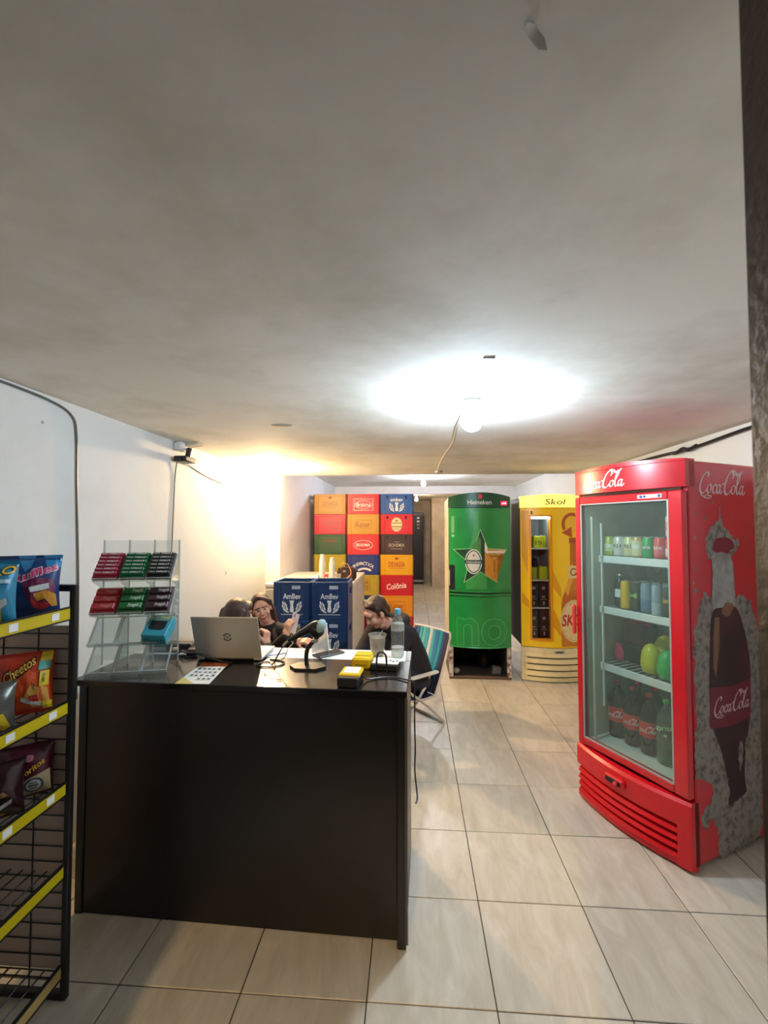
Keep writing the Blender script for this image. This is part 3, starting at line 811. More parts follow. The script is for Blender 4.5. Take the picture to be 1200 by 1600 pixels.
def juice(u, y, z, hexc, label, s=1.0):
    t = thing('juice_bottle', label, 'bottle', FRM @ Vector((u, y, z)), FR_ROT)
    MB().lathe([(.030 * s, 0), (.044 * s, .012), (.050 * s, .05 * s), (.050 * s, .085 * s), (.044 * s, .12 * s), (.030 * s, .145 * s), (.012, .158 * s), (.001, .16 * s)], 20).build('body', mat('juice_' + hexc[1:], hexc, .3, noise=(9, '#8d8a1a' if hexc != '#12a84a' else '#0b7a36', .55, .85)), t)
    MB().lathe([(.0515 * s, .035 * s), (.052 * s, .05 * s), (.0515 * s, .062 * s)], 20).build('ridge', mat('juice_' + hexc[1:], hexc, .3), t)
    return t
juice(-.022, .345, z3, '#d9cf1e', 'round yellow bottle at the back of the third cooler shelf', 1.25)
juice(-.010, .20, z3, '#d3cc22', 'round yellow bottle at the front of the third cooler shelf', 1.05)
juice(.105, .315, z3, '#cfca30', 'round yellow bottle behind the green one', 1.15)
juice(.100, .18, z3, '#12a84a', 'round green bottle at the right of the third cooler shelf', 1.0)

# ================================================================== GREEN BEER COOLER
gf = thing('beer_cooler', 'green beer cooler with star print, open underneath, beside the passage', 'fridge', (.733, 4.95, 0))
GB, GH = .085, .338
M_green = mat('green_wrap', '#168a3e', .30, noise=(2.2, '#117636', .45, .75), coat=.3)
M_greend = mat('dark_green_wrap', '#0d4a2c', .35)
M_creamdirt = mat('dirty_cream', '#d8cdb4', .55, noise=(7, '#8d7a5c', .52, .75))
M_rust = mat('rusty_white', '#d9d2c6', .6, noise=(11, '#7a5238', .50, .62))
ga = lambda u: arc(u, GB, GH)
MB().box(-GH, GH, 0, .62, .37, 1.985, .012).build('cabinet', M_creamdirt, gf, smooth=False)
b = MB(); arcprism(b, 1.872, 1.992, GB, .05, GH, toparch=.048, y_off=-.004)
gh = b.build('header', M_greend, gf)
decal('lettering', [place(text2d('Heineken', .048, .014), -.005, 1.908, 0, .26)], lambda u, v: (u, ga(u) - .0055, v), mat('silver_print', '#d6dcd4', .4), gh, du=.02)
decal('star_print', [star2d(0, 1.995, .036, .015)], lambda u, v: (u, ga(u) - .0055, v), mat('star_red', '#d22f3c', .4), gh, du=.02)
b = MB().box(.222, .298, -.012, .012, 1.898, 1.944, .003)
dp = b.build('temperature_display', mat('display_red', '#b3152a', .4, emit=('#e0103a', 1.4)), gh, smooth=False, loc=(0, ga(.26) - .004, 0), rot=(0, 0, 0))
decal('display_digits', [place(text2d('-14', .026, .012), .26, 1.908)], lambda u, v: (u, -.0125, v), mat('digit_glow', '#ffd9e4', .4, emit=('#ffd0dc', 3.0)), dp)
b = MB(); arcprism(b, .970, 1.868, GB, .0, GH)
gd = b.build('upper_door', M_green, gf)
b = MB(); arcprism(b, .362, .905, GB + .004, .0, GH)
gl = b.build('lower_door', M_green, gf)
for z in (.912, .950):
    b = MB(); arcsweep(b, [(.01, z), (-.012, z), (-.018, z + .009), (-.012, z + .018), (.01, z + .018)], -GH, GH, GB, 18, GH)
    b.build('ridge', M_green, gd)
b = MB(); arcprism(b, .905, .972, GB - .014, .0, GH); b.build('groove', M_greend, gd)
b = MB(); arcsweep(b, [(.01, .352), (-.010, .352), (-.014, .358), (-.010, .366), (.01, .366)], -GH, GH, GB, 18, GH)
b.build('bottom_edge', mat('edge_green', '#2f9c57', .3), gl)
gm = lambda off: (lambda u, v: (u, ga(u) - off, v))
DU = .02
bot = [(-.03, 1.83), (.03, 1.83), (.035, 1.62), (.06, 1.50), (.115, 1.38), (.13, 1.28), (.13, .985), (-.13, .985), (-.13, 1.28), (-.115, 1.38), (-.06, 1.50), (-.035, 1.62)]
decal('bottle_print', [poly2d([(x * .85 - .045, y) for x, y in bot])], gm(.0012), mat('bottle_green_print', '#3c9a4c', .3), gd, du=DU)
SX, SZ = .0, 1.315
def star_pts(r, r2): return [(SX + (r if i % 2 == 0 else r2) * math.cos(math.pi / 2 + math.pi * i / 5) * 1.02, SZ + (r if i % 2 == 0 else r2) * math.sin(math.pi / 2 + math.pi * i / 5) * 1.08) for i in range(10)]
spt = star_pts(.285, .125)
decal('star_border_print', [poly2d([(SX + (x - SX) * 1.07, SZ + (y - SZ) * 1.07) for x, y in spt])], gm(.0020), mat('pale_green_print', '#8fc48a', .35), gd, du=DU)
decal('star_print', [poly2d(spt)], gm(.0026), mat('dark_star_print', '#123d24', .35), gd, du=DU)
# beer glass half of the star: clip the star to u > 0.03
def clip(poly, a, keep_gt):
    out = []
    n = len(poly)
    for i in range(n):
        p, q = poly[i], poly[(i + 1) % n]
        ip = (p[0] > a) == keep_gt; iq = (q[0] > a) == keep_gt
        if ip: out.append(p)
        if ip != iq:
            t_ = (a - p[0]) / (q[0] - p[0]); out.append((a, p[1] + t_ * (q[1] - p[1])))
    return out
right = clip(spt, .045, True)
left = clip(clip(spt, -.15, True), .01, False)
decal('beer_glass_print', [poly2d(right)], gm(.0032), mat('amber_beer_print', '#c8862a', .35, noise=(7, '#e3b055', .42, .7)), gd, du=DU)
decal('foam_print', [poly2d([(.045, 1.50), (.072, 1.44), (.075, 1.402), (.285, 1.405), (.262, 1.372), (.06, 1.378), (.045, 1.40)])], gm(.0036), mat('foam_print', '#e6dfcf', .4), gd, du=DU)
decal('bottle_glass_print', [poly2d([(-.075, 1.19), (.005, 1.20), (.005, 1.53), (-.02, 1.555), (-.045, 1.47), (-.105, 1.41), (-.12, 1.30), (-.10, 1.22)])], gm(.0032), mat('bottle_glow_print', '#4e8c3a', .35, noise=(6, '#1c5a2c', .4, .7)), gd, du=DU)
decal('label_print', [ell2d(-.075, 1.285, .092, .135)], gm(.0038), mat('label_white_print', '#dcdccf', .4), gd, du=DU)
decal('label_green_ring', [ring2d(-.075, 1.285, .080, .122, .010)], gm(.0042), M_greend, gd, du=DU)
decal('label_band', [rect2d(-.168, .018, 1.262, 1.302)], gm(.0044), mat('band_green', '#163f26', .4), gd, du=DU)
decal('label_lettering', [place(text2d('Heineken', .024, .012), -.075, 1.270, 0, .155)], gm(.0050), mat('silver_print', '#d6dcd4', .4), gd, du=DU)
decal('label_star', [star2d(-.075, 1.352, .018)], gm(.0046), mat('star_red', '#d22f3c', .4), gd)
decal('glass_lettering', [place(text2d('Heineken', .022, .012), .155, 1.335, 0, .12), star2d(.15, 1.372, .010)], gm(.0046), mat('glass_mark_green', '#5a4a22', .4), gd, du=DU)
decal('side_strip_print', [frame2d(-.305, -.278, 1.60, 1.78, .006), ell2d(-.292, 1.565, .015, .015)] + [rect2d(-.300, -.284, 1.61 + k * .016, 1.617 + k * .016) for k in range(10)], gm(.0014), mat('pale_mark', '#8fcf96', .4), gd, du=DU)
gm2 = lambda off: (lambda u, v: (u, arc(u, GB + .004, GH) - off, v))
decal('letter_edge', [place(text2d('no', .40, .028), .015, .395, 0, .545)], gm2(.0014), mat('letter_edge_green', '#56b46e', .3), gl, du=DU)
decal('lettering', [place(text2d('no', .40, .016), .015, .395, 0, .535)], gm2(.0022), mat('letter_green', '#1f8c42', .3), gl, du=DU)
# handle
hb_ = MB().box(-.335, -.255, -.010, .012, .975, 1.245, .006).build('handle_plate', M_black, gd, smooth=False, loc=(0, ga(-.3) - .002, 0))
MB().box(-.352, -.322, -.035, .0, 1.02, 1.19, .008).build('handle', mat('worn_white_handle', '#cfc4a4', .5), gd, smooth=False)
# open machine bay
for sx in (-1, 1):
    MB().box(min(sx * .292, sx * .336), max(sx * .292, sx * .336), -.012, .04, .012, .365, .006).build('post', M_rust, gf, smooth=False)
    MB().box(min(sx * .318, sx * .334), max(sx * .318, sx * .334), .04, .60, .012, .37).build('side_plate', mat('grey_plate', '#6a645a', .6), gf, smooth=False)
MB().box(-.336, .336, -.014, .03, .0, .03, .006).build('base_bar', mat('rust_brown', '#5a463a', .7), gf, smooth=False)
MB().box(-.318, .318, .03, .60, .0, .02).build('base_pan', mat('dark_pan', '#2c2723', .8), gf, smooth=False)
MB().box(-.318, .318, .585, .60, .02, .37).build('rear_plate', M_dark, gf, smooth=False)
MB().lathe([(.07, 0), (.085, .02), (.085, .10), (.06, .14), (.02, .155), (.001, .156)], 18, (.10, .40, .02)).build('compressor', M_black, gf)
MB().tube(smooth_path([(.16, .40, .12), (.20, .32, .20), (.13, .2, .26), (.14, .18, .33), (.14, .18, .37)], 5), .006, 7).build('pipe', mat('copper', '#8a5a3a', .4, .8), gf)
MB().box(.145, .24, .12, .20, .02, .12, .006, M=Matrix.Rotation(.15, 4, 'Y')).build('relay_box', mat('relay_grey', '#77756f', .6), gf, smooth=False)
MB().ell((-.25, .10, .055), (.04, .04, .035)).build('rag', mat('rag_grey', '#9b9288', .9), gf)

# ================================================================== YELLOW BEER COOLER
yf = thing('beer_cooler', 'yellow beer cooler with narrow window and bottle print beside the red one', 'fridge', (1.522, 4.94, 0))
YH, YB = .345, .075
ya_ = lambda u: arc(u, YB, YH)
ym = lambda off: (lambda u, v: (u, ya_(u) - off, v))
M_yel = mat('yellow_wrap', '#fbd012', .32, noise=(1.8, '#f4c40c', .45, .75), coat=.3)
M_oran = mat('amber_wrap', '#d38a10', .35)
MB().box(-YH, YH, 0, .03, .37, .44, .0).box(-YH, -.25, 0, .62, .37, 1.985, .01).box(.0, YH, .02, .62, .37, 1.985, .01).box(-.25, .0, .55, .62, .37, 1.985).box(-.25, 0, .02, .62, 1.80, 1.985).box(-.25, 0, .02, .62, .37, .44).build('cabinet', mat('dark_grey_side', '#4a4640', .6), yf, smooth=False)
b = MB(); arcprism(b, 1.872, 1.995, YB + .01, .05, YH, toparch=.02)
yh = b.build('lit_header', mat('lit_sign', '#f2cf2a', .4, emit=('#ffe26a', 1.15)), yf)
b = MB(); arcprism(b, 1.862, 1.874, YB + .015, .05, YH); b.build('header_trim', M_yel, yh)
decal('lettering', [place(text2d('Skol', .062, .010, .15), .01, 1.902, 0, .22)], lambda u, v: (u, arc(u, YB + .01, YH) - .002, v), mat('sign_letter', '#5a5230', .5), yh, du=DU)
# door built around the window opening: strips of the same curved face
WX0, WX1, WZ0, WZ1 = -.246, -.040, .455, 1.780
def arcpatch(mb, u0, u1, z0, z1, b, yb, hw, n=8): arcprism(mb, z0, z1, b, yb, hw, n, u0, u1)
b = MB()
arcpatch(b, -YH, WX0, .372, 1.862, YB, .0, YH, 5); arcpatch(b, WX1, YH, .372, 1.862, YB, .0, YH, 12)
arcpatch(b, WX0, WX1, .372, WZ0, YB, .0, YH, 6); arcpatch(b, WX0, WX1, WZ1, 1.862, YB, .0, YH, 6)
yd = b.build('door', M_yel, yf)
fs_ = []
for (u0, u1, z0, z1) in ((WX0 - .012, WX0 + .006, WZ0 - .012, WZ1 + .012), (WX1 - .006, WX1 + .012, WZ0 - .012, WZ1 + .012)):
    b = MB(); arcprism(b, z0, z1, YB, .0, YH, 2, u0, u1, y_off=-.008); b.build('window_frame', M_oran, yd)
for (z0, z1) in ((WZ0 - .012, WZ0 + .006), (WZ1 - .006, WZ1 + .012)):
    b = MB(); arcprism(b, z0, z1, YB, .0, YH, 6, WX0, WX1, y_off=-.008); b.build('window_frame', M_oran, yd)
b = MB(); arcprism(b, WZ0, WZ1, YB - .012, ya_(-.2) + .02, YH, 6, WX0, WX1, y_off=0)
MB().surf(lambda s_, t_: (WX0 + (WX1 - WX0) * s_, arc(WX0 + (WX1 - WX0) * s_, YB, YH) + .012, WZ0 + (WZ1 - WZ0) * t_), 6, 1).build('window_glass', glass('window_glass', '#e6efe9', .02, 1.45), yd)
M_ylin = mat('cold_liner', '#8f9a9c', .5)
b = MB().box(-.262, -.250, .0, .40, .45, 1.79).box(-.036, -.024, .0, .40, .45, 1.79).box(-.262, -.024, .40, .412, .45, 1.79)
b.build('liner', M_ylin, yf, smooth=False)
lamp_strip = MB().box(-.235, -.05, .0, .02, 1.752, 1.770, .003).build('inner_lamp', emis('cooler_lamp', '#e8f4ff', 40), yf, smooth=False)
for z in (1.43, 1.085, .785):
    MB().box(-.25, -.036, .0, .39, z - .014, z, .002).build('shelf', mat('pale_shelf', '#c3c8ca', .4), yf, smooth=False)
YL = Vector((1.522, 4.94, 0))
M_pack = mat('yellow_pack', '#c8cf2a', .4, noise=(20, '#9aa81c', .45, .7))
def pack(u, y, z, wdt, h, label, m, group=None, txt=None):
    t = thing('beer_pack', label, 'pack', YL + Vector((u, y, z)), 0, group)
    MB().box(-wdt / 2, wdt / 2, -.05, .05, 0, h, .006).build('wrap', m, t, smooth=False)
    for k in (-1, 1):
        MB().lathe([(wdt * .2, h - .004), (wdt * .22, h + .006), (wdt * .18, h + .010), (.001, h + .010)], 12, (k * wdt * .24, -.02, 0)).build('can_top', M_alu, t)
    if txt: decal('lettering', [place(text2d(txt, h * .3, .01), 0, h * .3, 0, wdt * .7)], lambda u_, v: (u_, -.0508, v), mat('pack_print', '#5c6412', .4), t)
    return t
pack(-.130, .12, 1.43, .105, .13, 'yellow green pack at the left of the top shelf in the yellow cooler', M_pack, txt='IS')
pack(-.062, .16, 1.43, .05, .13, 'narrow yellow pack at the right of the top shelf in the yellow cooler', M_pack)
pack(-.20, .10, 1.085, .088, .13, 'olive pack at the left of the second shelf in the yellow cooler', mat('olive_pack', '#a8ad2e', .4))
pack(-.086, .10, 1.085, .088, .14, 'lime yellow pack at the right of the second shelf in the yellow cooler', mat('lime_pack', '#c2c81e', .4))
t = thing('round_bottle', 'dark round bottle behind the packs in the yellow cooler', 'bottle', YL + Vector((-.140, .24, 1.085)))
MB().lathe([(.03, 0), (.045, .03), (.05, .16), (.035, .20), (.025, .23), (.001, .235)], 16).build('body', mat('dark_glass', '#1a2226', .1), t)
MB().lathe([(.028, .222), (.028, .245), (.001, .248)], 12).build('cap', M_grey, t)
M_dpack = mat('dark_carton', '#1c1a1a', .5)
M_dprint = mat('carton_print', '#a8a49a', .5)
for r_i, (z, n_) in enumerate(((.785, 2), (.456, 2))):
    for k in range(n_):
        t = thing('beer_carton', ['dark carton with pale print in the yellow cooler, %s of the third shelf', 'dark carton with pale print in the yellow cooler, %s of the bottom'][r_i] % ('left' if k == 0 else 'right'), 'carton', YL + Vector((-.197 + k * .106, .12, z)))
        MB().box(-.050, .050, -.08, .10, 0, .262 if r_i == 0 else .30, .004).build('box', M_dpack, t, smooth=False)
        sh = [ell2d(0, .20, .020, .010, 14), place(text2d('BR', .022, .012), 0, .10), rect2d(-.028, .028, .082, .088), poly2d([(-.008, .02), (.008, .02), (.012, .055), (-.004, .065)]), rect2d(-.02, .02, .215, .222)]
        decal('print', sh, lambda u_, v: (u_, -.0808, v), M_dprint, t)
# prints
decal('amber_sweep_print', [poly2d([(-.335, 1.84), (-.255, 1.84), (-.262, 1.50), (-.275, 1.15), (-.335, 1.35)]), poly2d([(-.028, 1.20), (.06, 1.0), (.06, .90), (-.028, 1.02)]), poly2d([(-.028, .80), (.05, .62), (.06, .48), (-.028, .60)]), poly2d([(-.335, .95), (-.262, .86), (-.262, .78), (-.335, .84)])], ym(.0010), mat('amber_sweep', '#dfa010', .35), yd, du=DU)
bp = [(.165, 1.535), (.24, 1.535), (.245, 1.50), (.238, 1.47), (.24, 1.27), (.25, 1.12), (.275, 1.02), (.325, .90), (.335, .80), (.335, .385), (.06, .385), (.06, .80), (.07, .90), (.12, 1.02), (.15, 1.12), (.162, 1.27), (.165, 1.47), (.158, 1.50)]
decal('bottle_print', [poly2d(bp)], ym(.0016), mat('bottle_amber_print', '#b8661a', .3, noise=(5, '#e09a34', .45, .70)), yd, du=DU)
decal('bottle_shine_print', [poly2d([(.10, .98), (.16, 1.12), (.172, 1.26), (.19, 1.26), (.185, 1.10), (.15, .98), (.135, .92)])], ym(.0020), mat('bottle_shine', '#e2a53c', .3), yd, du=DU)
decal('cap_print', [rect2d(.155, .25, 1.49, 1.545)], ym(.0022), mat('cap_brown', '#a4481c', .4), yd, du=DU)
decal('neck_label_print', [rect2d(.145, .258, 1.11, 1.245)], ym(.0024), mat('label_cream', '#e2cf96', .4), yd, du=DU)
decal('neck_swirl', [ring2d(.20, 1.178, .038, .042, .012, 24, .6, 5.6), poly2d([(.222, 1.14), (.252, 1.15), (.222, 1.175)])], ym(.0030), mat('swirl_brown', '#7a4a1a', .4), yd, du=DU)
decal('round_label_print', [ell2d(.198, .655, .148, .225)], ym(.0024), mat('label_cream', '#e2cf96', .4), yd, du=DU)
decal('round_label_ring', [ring2d(.198, .655, .138, .212, .005)] + [place(star2d(0, 0, .012), .198 + .118 * math.cos(a), .655 + .185 * math.sin(a)) for a in [i * math.pi / 5 for i in range(10)]], ym(.0030), mat('ring_tan', '#b39a55', .4), yd, du=DU)
decal('lettering', [place(text2d('SKOL', .115, .022, .22), .20, .610, .04, .27)], ym(.0034), mat('skol_red', '#b81f1c', .4), yd, du=DU)
decal('arrow_logo', [ring2d(.190, 1.690, .115, .125, .034, 34, -.9, 3.7), poly2d([(.075, 1.60), (.185, 1.665), (.19, 1.545)])], ym(.0018), mat('arrow_red', '#b4501a', .4), yd, du=DU)
decal('arrow_disc', [ell2d(.190, 1.695, .082, .092)], ym(.0014), mat('disc_yellow', '#f0c22e', .4), yd, du=DU)
MB().box(-.24, -.225, -.006, .004, 1.80, 1.835).build('sticker', mat('sticker_dark', '#6a5a1a', .5), yd, smooth=False, loc=(0, ya_(-.23), 0))
# grille
b = MB(); arcprism(b, .012, .365, YB + .0, .02, YH); yg = b.build('grille', M_cream, yf)
for k in range(4):
    z = .265 - k * .066
    b = MB(); arcsweep(b, [(.01, z), (-.010, z), (-.016, z + .008), (-.008, z + .046), (.01, z + .050)], -.315, .315, YB, 18, YH); b.build('slat', M_cream, yg)
    b = MB(); arcprism(b, z - .012, z - .001, YB + .0025, .0, YH, 16, -.29, .29); b.build('slot', M_dark, yg)
b = MB().box(-.06, .06, -.006, .006, .318, .340, .003).build('badge', mat('badge_steel', '#a8a59a', .4), yg, smooth=False, loc=(.03, -YB - .006, 0))
decal('badge_mark', [rect2d(-.035, .035, .322, .336)], lambda u, v: (u, -.0066, v), mat('badge_navy', '#2a2f55', .4), b)

# ================================================================== CRATES
def crate_mesh(wd, dp_, h):
    """open bottle crate with corner posts, hand holes and a recessed panel on the front"""
    b = MB(); t = .016
    hw = wd / 2
    # walls (front wall built as a frame round a recessed panel)
    b.box(-hw, hw, dp_ - t, dp_, .0, h, .004)
    for sx in (-1, 1):
        x0, x1 = sorted((sx * hw, sx * (hw - t)))
        b.box(x0, x1, 0.0, dp_, 0, h * .62, .003).box(x0, x1, 0, dp_, h * .80, h, .003).box(x0, x1, 0, dp_ * .3, h * .6, h * .82).box(x0, x1, dp_ * .7, dp_, h * .6, h * .82)
    b.box(-hw, -hw + .075, 0, t, 0.0, h, .004).box(hw - .075, hw, 0, t, 0.0, h, .004)
    b.box(-hw + .07, hw - .07, 0, t, h - .03, h, .004).box(-hw + .07, hw - .07, 0, t, 0, .028, .004)
    b.box(-hw + .07, hw - .07, .007, t + .002, .02, h - .02)
    b.box(-hw + .01, hw - .01, .01, dp_ - .01, .0, .014)
    # corner ribs
    for sx in (-1, 1):
        b.box(sx * (hw - .05) - .004, sx * (hw - .05) + .004, -.005, .003, .01, h - .012, .002)
        b.box(sx * (hw - .018) - .004, sx * (hw - .018) + .004, -.005, .003, .01, h - .012, .002)
    # bottle dividers
    for k in range(1, 4):
        x = -hw + wd * k / 4
        b.box(x - .003, x + .003, t, dp_ - t, .014, h * .55)
    for k in range(1, 3):
        y = dp_ * k / 3
        b.box(-hw + t, hw - t, y - .003, y + .003, .014, h * .55)
    return b.mesh('crate_body', False)
CW, CD, CH = .516, .36, .3107
CRM = crate_mesh(CW - .004, CD, CH - .0015)
CRM.materials.append(None)
def crate(x, y, z, hexc, label, me=CRM, prints=(), group='tall stack of coloured crates', rotz=0.0, hx2=None, holes=False, wd=CW, h=CH):
    t = thing('beer_crate', label, 'crate', (x, y, z), rotz, group)
    o = bpy.data.objects.new('crate_body', me); COL.objects.link(o); o.parent = t
    o.material_slots[0].link = 'OBJECT'; o.material_slots[0].material = mat('crate_' + hexc[1:], hexc, .42, noise=(5, hx2 or hexc, .45, .8))
    if holes:
        for sx in (-1, 1):
            MB().prism([(sx * .155, h - .03), (sx * .125, h - .03), (sx * .135, h - .075), (sx * .150, h - .085)], .003, .0068).build('hand_hole', M_dark, t, smooth=False)
    for i, (nm, shapes, hc) in enumerate(prints):
        decal(nm, shapes, lambda u, v, i=i: (u, .0055 - i * .0006, v), mat('print_' + hc[1:], hc, .45), t)
    return t
T = text2d
def arch_text(s_, r, cy, h, spread):
    out = []; n = len(s_)
    for i, ch in enumerate(s_):
        a = math.pi / 2 + spread * (.5 - i / (n - 1))
        out.append(place(T(ch, h, .012), r * math.cos(a), cy + r * math.sin(a), a - math.pi / 2))
    return out
def laurel(cx, cz, s_):
    out = [poly2d([(cx - .016 * s_, cz), (cx + .016 * s_, cz), (cx + .020 * s_, cz + .02 * s_), (cx + .013 * s_, cz + .075 * s_), (cx + .024 * s_, cz + .115 * s_), (cx - .024 * s_, cz + .115 * s_), (cx - .013 * s_, cz + .075 * s_), (cx - .020 * s_, cz + .02 * s_)])]
    for sx in (-1, 1):
        out.append(stroke2d([(cx + sx * .030 * s_, cz), (cx + sx * .060 * s_, cz + .022 * s_), (cx + sx * .074 * s_, cz + .062 * s_), (cx + sx * .070 * s_, cz + .10 * s_)], .006 * s_))
        for k, (lx, lz, an) in enumerate(((.047, .004, 62), (.074, .022, 40), (.090, .055, 22), (.088, .090, 8), (.048, .036, 25), (.057, .068, 15))):
            out.append(place(ell2d(0, 0, .0075 * s_, .020 * s_, 10), cx + sx * lx * s_, cz + lz * s_, -sx * R(an)))
    return out
M3 = CH * .5
DEV = lambda hc: [('crown', [poly2d([(-.03, .235), (.03, .235), (.022, .262), (.01, .245), (0, .268), (-.01, .245), (-.022, .262)])], hc), ('lettering', [place(T('DEVASSA', .075, .012), 0, .125, 0, .25), rect2d(-.11, .11, .10, .106)], hc)]
KAI = lambda hc: [('frame_print', [frame2d(-.13, .13, .085, .22, .006), rect2d(-.06, .06, .052, .058)], hc), ('lettering', [place(T('Kaiser', .085, .010), 0, .112, 0, .215)], hc)]
colx = [-1.279, -.763, -.247]
ST = {}
def put(c, r, hexc, label, prints, **k):
    ST[(c, r)] = crate(colx[c], 6.76, (6 - r) * CH, hexc, label, prints=prints, **k)
put(0, 0, '#b07c20', 'gold crate with brown lettering, top left of the tall stack', DEV('#8f5a1c'))
put(0, 1, '#c01f3a', 'crimson crate with grey lettering under the top left gold crate', [('lettering', [place(T('ITAIPAVA', .070, .012), 0, .135, -.03, .24), poly2d([(-.02, .10), (.13, .085), (.12, .06)])], '#7d4a48')])
put(0, 2, '#274f31', 'dark green crate in the left column of the tall stack', [('lettering', [place(T('Serramalte', .05, .008), 0, .19, 0, .22), ell2d(0, .10, .012, .012)], '#8a2c2c')])
put(0, 3, '#b5a032', 'mustard crate behind the paper cups in the tall stack', [])
put(0, 4, '#1d3d78', 'blue crate low in the left column of the tall stack', [])
put(0, 5, '#b3202c', 'red crate near the bottom of the left column', [])
put(0, 6, '#c99a1c', 'yellow crate at the bottom of the left column', [])
put(1, 0, '#cf2638', 'red crate with white framed lettering, top of the middle column', [('frame_print', [frame2d(-.145, .155, .055, .235, .006), ring2d(.005, .145, .135, .062, .006)], '#f0dcd8'), ('lettering', [place(T('Brahma', .065, .014), .005, .115, 0, .22)], '#f0dcd8')])
put(1, 1, '#c8922a', 'amber crate with a brown framed name in the middle column', KAI('#8a5a1e'))
put(1, 2, '#cf2a32', 'red crate with a white oval in the middle column', [('oval_print', [ring2d(0, .145, .150, .075, .007)], '#f2e4de'), ('lettering', [place(T('BRAHMA', .050, .014), 0, .122, 0, .22)], '#f2e4de')])
put(1, 3, '#1c2f78', 'royal blue crate with arched white lettering in the middle column', [('lettering', arch_text('ANTARCTICA', .22, -.07, .048, 1.25), '#e9e6da'), ('ribbon_print', [ring2d(.02, -.02, .16, .13, .03, 20, .8, 2.3)], '#e9e6da')])
put(1, 4, '#b39c34', 'olive yellow crate with brown lettering in the middle column', [('panel_print', [rect2d(-.16, .12, .06, .26)], '#a8882c'), ('lettering', [place(T('SERRA', .055, .012), -.02, .17, 0, .20), place(T('MALTE', .055, .012), -.02, .09, 0, .20)], '#6e4a1e')])
put(1, 5, '#1a3350', 'navy crate behind the seated man in the tall stack', [('lettering', [place(T('ORIGINAL', .05, .012), 0, .07, 0, .24)], '#9db0bc')])
put(1, 6, '#8f2028', 'dark red crate at the bottom of the middle column', [])
put(2, 0, '#2a56a0', 'blue crate with a white laurel emblem, top right of the tall stack', [('emblem', laurel(0, .045, 1.15), '#e6ebee'), ('lettering', [place(T('ambev', .055, .014), 0, .195, 0, .19)], '#e6ebee')], holes=True)
put(2, 1, '#d0202e', 'red crate with a cream oval seal in the right column', [('seal_print', [ell2d(0, .15, .085, .108)], '#ecdcae'), ('seal_marks', [ring2d(0, .15, .077, .099, .004), rect2d(-.075, .075, .163, .180), rect2d(-.078, .078, .105, .125), ell2d(0, .208, .028, .018), rect2d(-.04, .04, .075, .088), rect2d(-.125, -.09, .105, .110), rect2d(.09, .125, .105, .110)], '#a88a5a')], holes=True)
put(2, 2, '#3d2724', 'dark brown crate with pale lettering in the right column', [('lettering', [place(T('BOHEMIA', .050, .012), 0, .120, 0, .24), rect2d(-.09, .09, .085, .091), rect2d(-.04, .04, .19, .196)], '#b9ab98')], holes=True)
put(2, 3, '#e2a60f', 'bright yellow crate with red lettering in the right column', DEV('#b5361c'))
put(2, 4, '#c01824', 'red crate with slanted white script in the right column', [('lettering', [place(T('Colônia', .082, .014, .15), 0, .105, .12, .30)], '#f2e6de')])
put(2, 5, '#e0921a', 'orange yellow crate with a framed name in the right column', KAI('#a85a18'))
put(2, 6, '#c21c28', 'red crate at the foot of the right column', [('lettering', [place(T('BRAHMA', .050, .014), 0, .122, 0, .22)], '#f2e4de')])
# blue crates in front
AW, AD, AH = .372, .36, .374
ABM = crate_mesh(AW - .004, AD, AH - .0015); ABM.materials.append(None)
k = 0
ord_ = ['top left of the two low stacks', 'middle of the left low stack', 'bottom of the left low stack', 'top right of the two low stacks', 'middle of the right low stack', 'bottom of the right low stack']
for c in range(2):
    for r_ in range(3):
        pr = [('emblem', laurel(0, .075, 1.0), '#dfe5ea'), ('lettering', [place(T('AmBev', .052, .016), 0, .205, 0, .175), rect2d(-.125, .125, .050, .056)], '#dfe5ea'), ('sticker_print', [rect2d(.0, .085, .30, .335)], '#a9b6c8')]
        crate(-1.19 + c * AW, 4.30 + c * .01, (2 - r_) * AH, '#123463', 'navy blue crate with white laurel emblem, ' + ord_[k], ABM, pr, 'navy crates by the women', rotz=R(.6 if c else -.8), hx2='#183d74', wd=AW, h=AH)
        k += 1

# ================================================================== white cabinet with cups
cb = thing('low_cabinet', 'dingy white waist high cabinet behind the navy crates', 'cabinet', (-1.125, 4.70, 0))
M_cab = mat('dingy_white', '#c9c4b6', .55, noise=(5, '#a39c8c', .48, .78))
MB().box(-.465, .465, .0, 1.30, .05, 1.015, .006).build('body', M_cab, cb, smooth=False)
MB().box(-.47, .472, -.012, 1.31, 1.015, 1.050, .006).build('top', mat('worn_white_top', '#d9d6cf', .45, noise=(6, '#8d8474', .60, .70)), cb, smooth=False)
MB().box(-.45, .45, .03, 1.28, 0, .05).build('plinth', M_dark, cb, smooth=False)
for k in range(2):
    d_ = MB().box(-.455 + k * .46, -.455 + k * .46 + .45, -.014, .0, .08, .99, .004).build('door', M_cab, cb, smooth=False)
    MB().tube([(-.03 + k * .06, -.03, .5), (-.03 + k * .06, -.03, .6)], .006, 8).build('handle', M_steel, d_)
CTOP = 1.0505
def cup_stack(x, y, n, label, seed):
    t = thing('cup_stack', label, 'cup stack', (x, y, CTOP))
    q = random.Random(seed)
    for i in range(n):
        z = i * .0125
        s_ = 1.0 - .42 * max(0, (i - n * .55) / (n * .45))
        MB().lathe([(.027 * s_, z), (.034 * s_, z + .06), (.0365 * s_, z + .062), (.0365 * s_, z + .066), (.033 * s_, z + .064), (.025 * s_, z + .02), (.001, z + .02)], 14, (q.uniform(-.001, .001), 0, 0)).build('cup', mat('cup_white', '#efece4', .5), t)
    return t
